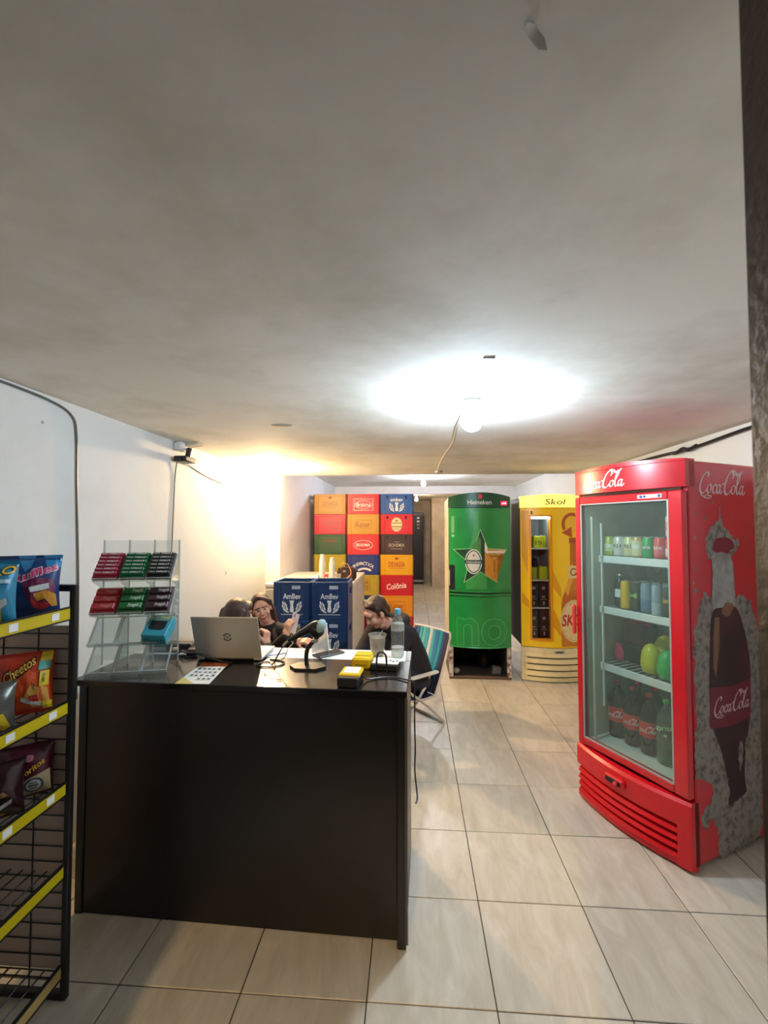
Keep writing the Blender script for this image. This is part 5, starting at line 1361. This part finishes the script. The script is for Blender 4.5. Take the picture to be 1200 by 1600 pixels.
bag(-1.322, 1.275, 1.343, R(36), R(-10), .180, .205, .042, '#2286a8', 'teal snack bag with yellow lettering beside the blue chip bag', [
    ('window_print', [poly2d([(-.9, .62), (-.2, .70), (.0, .55), (.05, .35), (-.6, .20), (-.95, .30)])], '#8f9a86'),
    ('side_panel', [rect2d(.02, .36, .42, .68)], '#d2b526'),
    ('corner_panel', [rect2d(.22, .62, .06, .26)], '#d2b526'),
    ('dip_print', [ell2d(-.35, .30, .35, .10), poly2d([(.2, .38), (.5, .46), (.55, .36), (.3, .32)])], '#c28a5a'),
    ('plate_print', [poly2d([(.05, .28), (.75, .42), (.80, .33), (.5, .22), (.2, .18)])], '#a9b0aa'),
    ('lettering_back', [TX('ELO', .55, .755, .95, .125, .25, .06)], '#5a4a18'),
    ('lettering', [TX('ELO', .55, .76, .88, .115, .25, .02)], '#e0b848'),
    ('ribbon_print', [rect2d(.25, .85, .64, .70)], '#a8c6d6'),
    ('price_marks', [rect2d(.16, .22, .58, .64), rect2d(.16, .22, .48, .56), rect2d(.40, .46, .18, .22), rect2d(.40, .46, .10, .16)], '#7a6a1c'),
], '#1a6f98', 2)
bag(-1.315, 1.105, 1.343, FA, R(-9), .165, .212, .042, '#1f9ab8', 'teal snack bag at the left edge of the top rack shelf', [('yellow_panel', [rect2d(.1, .5, .3, .6)], '#d2b526')], '#6a3a2a', 3)
bag(-1.342, 1.450, 1.011, R(34), R(-10), .185, .205, .050, '#c23a1c', 'orange red puff bag with black outlined lettering on the second shelf', [
    ('orange_print', [poly2d([(-.2, .55), (.25, .72), (.9, .55), (.9, .08), (-.1, .06), (-.05, .3)])], '#d0501e'),
    ('puff_print', [poly2d([(.15, .30), (.35, .48), (.62, .42), (.60, .22), (.85, .12), (.40, .10)]), poly2d([(.66, .45), (.86, .40), (.92, .16), (.74, .10)])], '#d09a4a'),
    ('red_print', [poly2d([(.30, .30), (.55, .32), (.60, .20), (.35, .18)])], '#a81e22'),
    ('white_print', [poly2d([(.05, .24), (.35, .16), (.70, .10), (.66, .17), (.36, .22), (.08, .30)])], '#c6ccd2'),
    ('teal_panel', [rect2d(.55, .92, .70, .84)], '#4a9a86'),
    ('top_panel', [rect2d(.58, .94, .84, .99)], '#d2b526'),
    ('side_panel', [rect2d(.62, .90, .44, .68)], '#d2b526'),
    ('corner_panel', [rect2d(.70, .98, .06, .18)], '#d2b526'),
    ('lettering_back', [TX('Cheetos', .02, .66, 1.15, .20, .55, .06)], '#1c1512'),
    ('lettering', [TX('Cheetos', .02, .67, 1.05, .17, .55, .018)], '#dfb04a'),
    ('price_marks', [rect2d(.72, .78, .60, .64), rect2d(.72, .78, .50, .58)], '#7a6a1c'),
], '#a82a1a', 4)
bag(-1.318, 1.300, 1.011, FA, R(-16), .150, .150, .040, '#3c3a34', 'dark multicolour snack bag at the left of the second shelf', [
    ('yellow_panel', [poly2d([(.25, .10), (.60, .02), (.85, .08), (.62, .36), (.30, .34)])], '#d2b526'),
    ('picture_print', [poly2d([(-.3, .52), (.3, .62), (.5, .40), (-.2, .36)])], '#b8685a'),
    ('teal_print', [rect2d(-.1, .45, .36, .44)], '#5f9a92'),
    ('base_print', [rect2d(-.6, .2, .05, .18)], '#c2a640'),
], '#6a6a62', 5)
bag(-1.330, 1.462, .729, R(36), R(-9), .165, .170, .042, '#4a1626', 'maroon snack bag with yellow lettering on the third shelf', [
    ('rose_print', [ell2d(.15, .76, .18, .06)], '#a8607a'),
    ('base_print', [poly2d([(-.3, .28), (.2, .40), (.92, .48), (.92, .06), (-.2, .06)])], '#9a8a68'),
    ('seal_ring', [ell2d(.35, .24, .34, .145)], '#3a3c40'),
    ('seal_print', [ell2d(.35, .24, .26, .11)], '#a9b0b2'),
    ('lettering_back', [TX('Doritos', .30, .50, 1.05, .13, .5, .05)], '#2a0d12'),
    ('lettering', [TX('Doritos', .30, .51, .98, .12, .5, .02)], '#cfa022'),
    ('seal_mark', [rect2d(.18, .52, .22, .26), rect2d(.22, .48, .17, .19), rect2d(.22, .48, .29, .31)], '#4a4c50'),
], '#33101c', 6)
bag(-1.322, 1.340, .729, FA, R(-12), .160, .165, .040, '#2c1016', 'dark snack bag with gold and white print on the third shelf', [
    ('gold_print', [poly2d([(-.6, .42), (.35, .50), (.5, .42), (-.4, .34)])], '#8a6a36'),
    ('white_print', [poly2d([(-.2, .16), (.62, .34), (.60, .26), (-.1, .10)])], '#b9b4ae'),
    ('amber_print', [ell2d(.2, .08, .2, .03)], '#b0822a'),
], '#1c0b10', 7)
bag(-1.318, 1.200, .729, FA, R(-9), .150, .195, .040, '#1b2534', 'navy snack bag at the left edge of the third shelf', [('white_print', [rect2d(.1, .6, .28, .36), rect2d(.2, .7, .20, .24)], '#8f9aa8')], '#131a26', 8)
tag(MB().lathe([(.02, 0), (.026, .006), (.02, .012), (.001, .012)], 16).build('bottle_lid', mat('lid_cream', '#b59a84', .5), loc=(-1.30, 1.25, .106)), 'pale round lid lying on the lowest rack shelf', 'lid')

# ================================================================== BEACH CHAIRS
def make_chair(label, loc, rotz):
    t = thing('beach_chair', label, 'chair', loc, rotz)
    M_fr = mat('white_tube', '#d2cabb', .4, noise=(10, '#8f7c68', .56, .72))
    stripes = ['#3a2630', '#1f4f86', '#3d9aa8', '#67b6b6', '#3d9aa8', '#cfd6d2', '#3d9aa8', '#2c6fa0', '#1f8f9a', '#17386a', '#2a1c28']
    HWc = .25
    # rear-foot U, front-foot U
    MB().tube([(-HWc, -.20, .44), (-HWc, -.16, .36), (-HWc, .06, .19), (-HWc, .235, .03), (-HWc, .25, .0125), (-HWc + .02, .25, .0125), (HWc - .02, .25, .0125), (HWc, .25, .0125), (HWc, .235, .03), (HWc, .06, .19), (HWc, -.16, .36), (HWc, -.20, .44)], .011, 9).build('rear_leg_frame', M_fr, t)
    w2 = HWc - .028
    MB().tube([(-w2, .12, .44), (-w2, .06, .34), (-w2, -.10, .16), (-w2, -.27, .03), (-w2, -.285, .0125), (-w2 + .02, -.285, .0125), (w2 - .02, -.285, .0125), (w2, -.285, .0125), (w2, -.27, .03), (w2, -.10, .16), (w2, .06, .34), (w2, .12, .44)], .011, 9).build('front_leg_frame', M_fr, t)
    for sx in (-1, 1):
        x = sx * (HWc + .008)
        MB().box(x - .022, x + .022, -.22, .17, .440, .463, .008).build('armrest', mat('arm_white', '#ddd6c8', .45), t, smooth=False)
    seat = [(-.26, .285), (-.10, .262), (.05, .245), (.16, .250)]
    back = [(.16, .255), (.22, .38), (.285, .53), (.345, .70)]
    for sx in (-1, 1):
        MB().tube([(sx * (HWc - .012), y, z) for y, z in seat], .010, 8).build('seat_tube', M_fr, t)
    MB().tube([(-HWc + .012, .16, .255)] + [(-HWc + .012, y, z) for y, z in back[1:]] + [(-HWc + .03, .362, .735), (-.1, .366, .742), (.1, .366, .742), (HWc - .03, .362, .735)] + [(HWc - .012, y, z) for y, z in reversed(back)], .010, 8).build('back_tube', M_fr, t)
    n = len(stripes); ww = (HWc - .022) * 2
    for nm, prf, sag in (('seat', seat, -.02), ('backrest', back + [(.360, .738)], .02)):
        b = MB()
        for i in range(n):
            b.mi = i
            x0 = -ww / 2 + ww * i / n; x1 = x0 + ww / n
            def fn(s_, q, x0=x0, x1=x1):
                x = x0 + (x1 - x0) * s_
                k = q * (len(prf) - 1); a = min(int(k), len(prf) - 2); f = k - a
                y = prf[a][0] * (1 - f) + prf[a + 1][0] * f; z = prf[a][1] * (1 - f) + prf[a + 1][1] * f
                e = (1 - (2 * x / ww) ** 2) * math.sin(math.pi * q)
                return (x, y + (sag * e if sag > 0 else 0), z + (sag * e if sag < 0 else 0))
            b.surf(fn, 2, 10)
        o = b.build(nm, [mat('stripe_' + s_[1:], s_, .75) for s_ in stripes], t)
        md = o.modifiers.new('thick', 'SOLIDIFY'); md.thickness = .003
    return t
ch = make_chair('striped beach chair with white arms at the counter end', (-.094, 3.835, 0), R(-47.8))
dup(ch, (-1.30, 2.98, 0), R(92), 'striped beach chair under the long haired woman behind the laptop')
dup(ch, (-1.08, 3.78, 0), R(40), 'striped beach chair under the woman by the navy crates')

# ================================================================== PEOPLE
M_skin = mat('skin', '#d3a088', .5, noise=(30, '#c48f78', .4, .7))
M_skin2 = mat('skin_warm', '#d8a68c', .5, noise=(30, '#c68e76', .4, .7))
M_lip = mat('lips', '#a8503f', .4)
M_eyew = mat('eye_white', '#d8d0c8', .3)
M_iris = mat('iris', '#241812', .2)
M_brow = mat('brow', '#3a241a', .7)
M_hair1 = mat('brown_hair', '#2e1710', .38, noise=(60, '#4a281a', .4, .7), bump=(150, .5))
M_hair2 = mat('dark_brown_hair', '#3a1f16', .40, noise=(60, '#542f20', .4, .7), bump=(150, .5))
M_hair3 = mat('short_brown_hair', '#2d1a12', .45, noise=(60, '#4a2c1c', .4, .7), bump=(150, .6))
M_blk = mat('black_cloth', '#17130f', .85, noise=(40, '#241d18', .4, .7))
M_blk2 = mat('black_hoodie', '#121115', .85, noise=(40, '#1d1b20', .4, .7))
M_gry = mat('grey_brown_knit', '#4c433a', .9, noise=(80, '#5f564b', .4, .7), bump=(200, .4))
M_jean = mat('dark_jeans', '#1d2230', .85)
M_scarf = mat('brown_collar', '#4a3228', .8)
M_shoe = mat('dark_shoe', '#1a1818', .5)

def head_parts(Hm):
    """ellipsoids and capsules of a head; local frame: face toward -Y, up Z, about .23 m tall"""
    rot = Hm.to_3x3().to_4x4()
    P = lambda *a: Hm @ Vector(a)
    E = [(P(0, .018, .030), (.074, .092, .086), rot), (P(0, -.022, -.030), (.060, .066, .078), rot), (P(0, -.052, -.088), (.030, .026, .022), rot),
         (P(0, -.068, .030), (.056, .022, .030), rot), (P(.036, -.060, -.028), (.026, .024, .026), rot), (P(-.036, -.060, -.028), (.026, .024, .026), rot),
         (P(.073, .012, -.012), (.010, .020, .030), rot), (P(-.073, .012, -.012), (.010, .020, .030), rot),
         (P(0, -.082, -.062), (.023, .011, .0055), rot), (P(0, -.080, -.073), (.019, .011, .0065), rot), (P(0, .0, -.11), (.048, .050, .040), rot)]
    Cp = [(P(0, -.082, .018), .008, P(0, -.100, -.026), .0115), (P(.010, -.092, -.032), .007, P(-.010, -.092, -.032), .007), (P(0, .012, -.08), .050, P(0, .03, -.155), .050)]
    return E, Cp
def head_mats(Hm):
    inv = Hm.inverted()
    def fn(c):
        q = inv @ c
        if q.y < -.045:
            for sx in (-1, 1):
                dx, dz = q.x - sx * .030, q.z - .002
                if ((dx + sx * .001) / .0088) ** 2 + (dz / .0062) ** 2 < 1: return 3
                if (dx / .0140) ** 2 + (dz / .0048) ** 2 < 1: return 2
                if abs(dx) < .022 and abs(q.z - .0245 + dx * sx * .12 + 6 * dx * dx) < .0042: return 4
            if q.y < -.068 and (q.x / .027) ** 2 + ((q.z + .067 - 6 * q.x * q.x) / .0105) ** 2 < 1: return 1
        return 0
    return fn
def hand_parts(wrist, dirv, palm_n, side, curl=.9, L=.175, spread=.12):
    """wrist point, pointing direction, palm normal, side=+1 thumb on dir x normal side"""
    d = Vector(dirv).normalized(); n = (Vector(palm_n) - d * Vector(palm_n).dot(d)).normalized(); s_ = d.cross(n) * side
    wv_ = Vector(wrist)
    C_ = [(wv_, .026, wv_ + d * .03, .030)]
    for k in (-1.5, -.5, .5, 1.5):
        C_.append((wv_ + d * .02 + s_ * k * .012, .016, wv_ + d * .085 + s_ * k * .019, .0115))
    for k, f in ((1.5, .92), (.5, 1.0), (-.5, .95), (-1.5, .76)):
        b0 = wv_ + d * .088 + s_ * k * .0195
        a1 = curl * .55; a2 = curl * 1.25
        d1 = (d * math.cos(a1) + n * math.sin(a1) + s_ * k * spread * .25).normalized()
        d2 = (d * math.cos(a2) + n * math.sin(a2)).normalized()
        m_ = b0 + d1 * .042 * f; e_ = m_ + d2 * .036 * f
        C_ += [(b0, .0095, m_, .0085), (m_, .0085, e_, .007)]
    t0 = wv_ + d * .03 + s_ * .028
    t1 = t0 + (d * .6 + s_ * .55 + n * .45).normalized() * .042
    t2 = t1 + (d * .8 + s_ * .05 + n * .6).normalized() * .032
    C_ += [(t0, .0125, t1, .0105), (t1, .0105, t2, .008)]
    return C_
def face_matrix(pos, fdir, up=(0, 0, 1), scale=1.0):
    f = Vector(fdir).normalized(); y = -f
    u = Vector(up); u = (u - y * u.dot(y)).normalized(); x = y.cross(u)
    Mx = Matrix(((x.x, y.x, u.x, pos[0]), (x.y, y.y, u.y, pos[1]), (x.z, y.z, u.z, pos[2]), (0, 0, 0, 1)))
    return Mx @ Matrix.Scale(scale, 4)

def person(label, base, head_pos, face, up, joints, hair_fn, skin, jacket, trousers, hands, scale=1.0, extra=None, bulk=1.0):
    """joints: dict of world points"""
    t = thing('person', label, 'person', base)
    off = -Vector(base)
    J = {k: Vector(v) + off for k, v in joints.items()}
    Hm = face_matrix(Vector(head_pos) + off, face, up, scale)
    E, Cp = head_parts(Hm)
    neck_top = Hm @ Vector((0, .03, -.14))
    Cp = Cp + [(neck_top, .050, J['neck'], .056)]
    # torso and limbs under the clothes
    Cp += [(J['neck'], .06, J['chest'], .115), (J['chest'], .115, J['pelvis'], .125), (J['chest'], .11, J['belly'], .12)]
    for s_ in 'LR':
        Cp += [(J['neck'], .05, J['sh' + s_], .050), (J['sh' + s_], .050, J['el' + s_], .040), (J['el' + s_], .040, J['wr' + s_], .026),
               (J['pelvis'], .095, J['hip' + s_], .085), (J['hip' + s_], .080, J['kn' + s_], .055), (J['kn' + s_], .055, J['an' + s_], .036), (J['an' + s_], .036, J['toe' + s_], .032)]
    for hk in hands: Cp += hand_parts(*hk[:1], *hk[1:]) if False else hand_parts(hk[0] + off, *hk[1:])
    blob('body', Cp, E, [skin, M_lip, M_eyew, M_iris, M_brow], t, .0055, 3, head_mats(Hm))
    jc = []
    B = bulk
    jc += [(J['neck'] + Vector((0, 0, -.018)), .072 * B, J['chest'], .140 * B), (J['chest'], .140 * B, J['belly'], .145 * B), (J['belly'], .145 * B, J['pelvis'], .145 * B)]
    for s_ in 'LR':
        jc += [(J['neck'] + Vector((0, 0, -.014)), .066 * B, J['sh' + s_], .072 * B), (J['sh' + s_], .070 * B, J['el' + s_], .056 * B), (J['el' + s_], .055 * B, J['wr' + s_], .039), (J['chest'], .12 * B, J['sh' + s_], .065 * B)]
    blob('jacket', jc, [], [jacket], t, .010, 3)
    tc_ = []
    for s_ in 'LR':
        tc_ += [(J['pelvis'], .120, J['hip' + s_], .100), (J['hip' + s_], .096, J['kn' + s_], .068), (J['kn' + s_], .068, J['an' + s_], .050)]
    blob('trousers', tc_, [], [trousers], t, .012, 3)
    for s_ in 'LR':
        blob('shoe', [(J['an' + s_] + Vector((0, 0, -.02)), .042, J['toe' + s_], .036)], [], [M_shoe], t, .010, 2)
    hair_fn(t, Hm)
    if extra: extra(t, Hm, J)
    return t

# --- long haired woman behind the laptop, seen from behind
def hair_w1(t, Hm):
    P = lambda *a: Hm @ Vector(a)
    rot = Hm.to_3x3().to_4x4()
    ee = [(P(0, .034, .030), (.094, .100, .104), rot), (P(.0, .070, -.05), (.100, .070, .130), rot), (P(0, .08, -.17), (.110, .05, .13), rot)]
    cc = []
    for k in range(7):
        x = -.075 + .025 * k
        cc += [(P(x, .075, .03), .034, P(x * 1.25, .10, -.16), .034), (P(x * 1.25, .10, -.16), .034, P(x * 1.3, .095, -.33), .022)]
    cc += [(P(-.078, .012, .02), .024, P(-.092, .04, -.16), .030), (P(.078, .012, .02), .024, P(.092, .04, -.16), .030), (P(-.05, -.045, .085), .022, P(.05, -.045, .085), .022), (P(-.07, -.02, .06), .022, P(-.05, -.045, .085), .022), (P(.07, -.02, .06), .022, P(.05, -.045, .085), .022)]
    blob('hair', cc, ee, [M_hair1], t, .007, 8)
V = Vector
f1 = V((.34, .94, -.10))
person('woman with long brown hair seen from behind, beside the laptop', (-1.30, 2.98, 0), (-1.226, 3.08, 1.03), f1, (0, 0, 1), dict(
    neck=(-1.26, 3.05, .875), chest=(-1.285, 3.02, .70), belly=(-1.29, 3.00, .52), pelvis=(-1.30, 2.98, .40), shL=(-1.285, 3.215, .83), shR=(-1.215, 2.875, .83),
    elL=(-1.22, 3.27, .58), elR=(-1.03, 2.80, .66), wrL=(-1.05, 3.12, .54), wrR=(-.975, 2.90, .865), hipL=(-1.36, 3.06, .40), hipR=(-1.23, 2.92, .40),
    knL=(-.92, 3.06, .46), knR=(-.92, 2.88, .46), anL=(-.84, 3.05, .08), anR=(-.84, 2.88, .08), toeL=(-.71, 3.05, .04), toeR=(-.71, 2.88, .04)),
    hair_w1, M_skin, M_gry, M_jean, [(V((-.975, 2.90, .865)), (.02, .25, 1), (-1, .2, 0), 1, 1.9), (V((-1.05, 3.12, .54)), (.9, -.3, -.05), (0, .2, -1), 1, .8)], .95)

# --- woman in black holding a phone, by the navy crates
def hair_w2(t, Hm):
    P = lambda *a: Hm @ Vector(a)
    rot = Hm.to_3x3().to_4x4()
    ee = [(P(0, .040, .042), (.086, .088, .088), rot), (P(0, .07, -.03), (.080, .055, .09), rot)]
    cc = [(P(-.012, -.040, .105), .020, P(-.075, -.015, .045), .024), (P(.0, -.042, .104), .020, P(.075, -.015, .045), .024)]
    for sx in (-1, 1):
        cc += [(P(sx * .074, .012, .03), .020, P(sx * .078, .030, -.06), .020), (P(sx * .078, .030, -.06), .020, P(sx * .066, .045, -.17), .016), (P(sx * .05, .07, -.05), .05, P(sx * .06, .07, -.2), .035)]
    blob('hair', cc, ee, [M_hair2], t, .007, 3)
def coat2(t, Hm, J):
    # open collar band round the neck
    pts = smooth_path([J['chest'] + V((.05, -.125, -.02)), J['neck'] + V((.055, -.075, -.03)), J['neck'] + V((.075, -.0, .01)), J['neck'] + V((.0, .07, .02)), J['neck'] + V((-.075, .0, .01)), J['neck'] + V((-.055, -.075, -.03)), J['chest'] + V((-.02, -.135, -.02))], 6)
    MB().tube(pts, .022, 8).build('collar', M_scarf, t)
f2 = V((.30, -1, -.05))
HP2 = V((-.905, 3.135, .895))
person('woman in black leaning by the navy crates with a phone', (-1.08, 3.78, 0), (-1.245, 3.60, .985), f2, (-.30, 0, 1), dict(
    neck=(-1.185, 3.64, .825), chest=(-1.11, 3.67, .66), belly=(-1.08, 3.70, .48), pelvis=(-1.06, 3.74, .36), shL=(-.985, 3.61, .775), shR=(-1.335, 3.70, .775),
    elL=(-.86, 3.46, .66), elR=(-1.12, 3.40, .66), wrL=(-.87, 3.27, .80), wrR=(-.915, 3.16, .865), hipL=(-.98, 3.70, .37), hipR=(-1.14, 3.68, .37),
    knL=(-.74, 3.40, .50), knR=(-.90, 3.34, .50), anL=(-.62, 3.28, .08), anR=(-.80, 3.20, .08), toeL=(-.56, 3.18, .04), toeR=(-.76, 3.09, .04)),
    hair_w2, M_skin2, M_blk, M_blk, [(V((-.915, 3.16, .865)), (.15, .0, 1), (.5, .6, 0), 1, 1.3), (V((-.87, 3.27, .80)), (.9, -.25, .2), (0, .3, -1), -1, .9)], .97, coat2)
t = thing('mobile_phone', 'pale phone held up in the hand of the woman in black', 'phone', (-.872, 3.178, .905))
t.rotation_euler = (R(-8), R(28), R(62))
MB().box(-.036, .036, -.005, .005, -.02, .130, .003).build('body', mat('phone_pale', '#cbb7ae', .35), t, smooth=False)
MB().box(-.033, .033, .005, .0056, -.015, .125).build('screen', mat('phone_screen', '#2a2326', .08), t, smooth=False)
MB().box(-.028, -.008, -.0062, -.005, .095, .122, .001).build('lens_block', M_grey, t, smooth=False)
cable('charging_cable', [(-.705, 2.16, 1.004), (-.655, 2.16, 1.004), (-.645, 2.22, 1.004), (-.665, 2.33, 1.006), (-.69, 2.45, .985), (-.75, 2.75, .93), (-.83, 3.0, .88), (-.875, 3.16, .885)], .0024, mat('wire_white', '#8d857c', .5), 'thin charging cable rising from the counter to the held phone')

# --- man hunched on the beach chair
def hair_m(t, Hm):
    P = lambda *a: Hm @ Vector(a)
    rot = Hm.to_3x3().to_4x4()
    ee = [(P(0, .032, .048), (.084, .092, .082), rot), (P(0, .07, -.01), (.074, .050, .075), rot)]
    cc = []
    q = random.Random(5)
    for k in range(9):
        x = -.068 + .017 * k
        cc.append((P(x, -.010, .105), .018, P(x * 1.02 + .002, -.050 + abs(x) * .4, .090), .012))
    for sx in (-1, 1):
        cc += [(P(sx * .072, .0, .05), .018, P(sx * .077, -.012, .0), .012), (P(sx * .070, .045, .02), .022, P(sx * .066, .055, -.055), .018)]
    blob('hair', cc, ee, [M_hair3], t, .007, 2)
def hood(t, Hm, J):
    nk = J['neck']
    pts = []
    for k in range(13):
        a = math.pi * (-.15 + 1.30 * k / 12)
        lat = V((.67, -.74, 0)); bk = V((.74, .67, 0))
        pts.append(nk + lat * math.cos(a) * .115 + bk * (math.sin(a) * .105 + .01) + V((0, 0, .012 + .03 * math.sin(a))))
    MB().tube(pts, [.03 + .022 * math.sin(math.pi * k / 12) for k in range(13)], 10).build('hood', M_blk2, t)
    MB().tube(smooth_path([nk + V((-.06, -.10, -.02)), nk + V((-.10, -.14, -.10)), nk + V((-.11, -.15, -.17))], 4), .004, 6).build('drawstring', M_grey, t)
fm_ = V((-.78, -.45, -.62))
person('man in black hoodie hunched forward on the beach chair', (-.094, 3.835, 0), (-.300, 3.595, .965), fm_, (-.45, -.35, 1), dict(
    neck=(-.185, 3.70, .845), chest=(-.10, 3.76, .70), belly=(-.03, 3.82, .52), pelvis=(.015, 3.86, .37), shL=(-.065, 3.575, .785), shR=(-.32, 3.84, .785),
    elL=(-.19, 3.42, .56), elR=(-.46, 3.68, .56), wrL=(-.38, 3.37, .60), wrR=(-.50, 3.50, .60), hipL=(.055, 3.78, .37), hipR=(-.06, 3.91, .37),
    knL=(-.27, 3.47, .50), knR=(-.42, 3.62, .50), anL=(-.26, 3.44, .08), anR=(-.42, 3.60, .08), toeL=(-.37, 3.34, .04), toeR=(-.53, 3.50, .04)),
    hair_m, M_skin, M_blk2, M_jean, [(V((-.38, 3.37, .60)), (-.8, .3, .1), (0, .3, 1), -1, 1.0), (V((-.50, 3.50, .60)), (-.6, -.6, .1), (0, .3, 1), 1, 1.0)], 1.02, hood, 1.12)
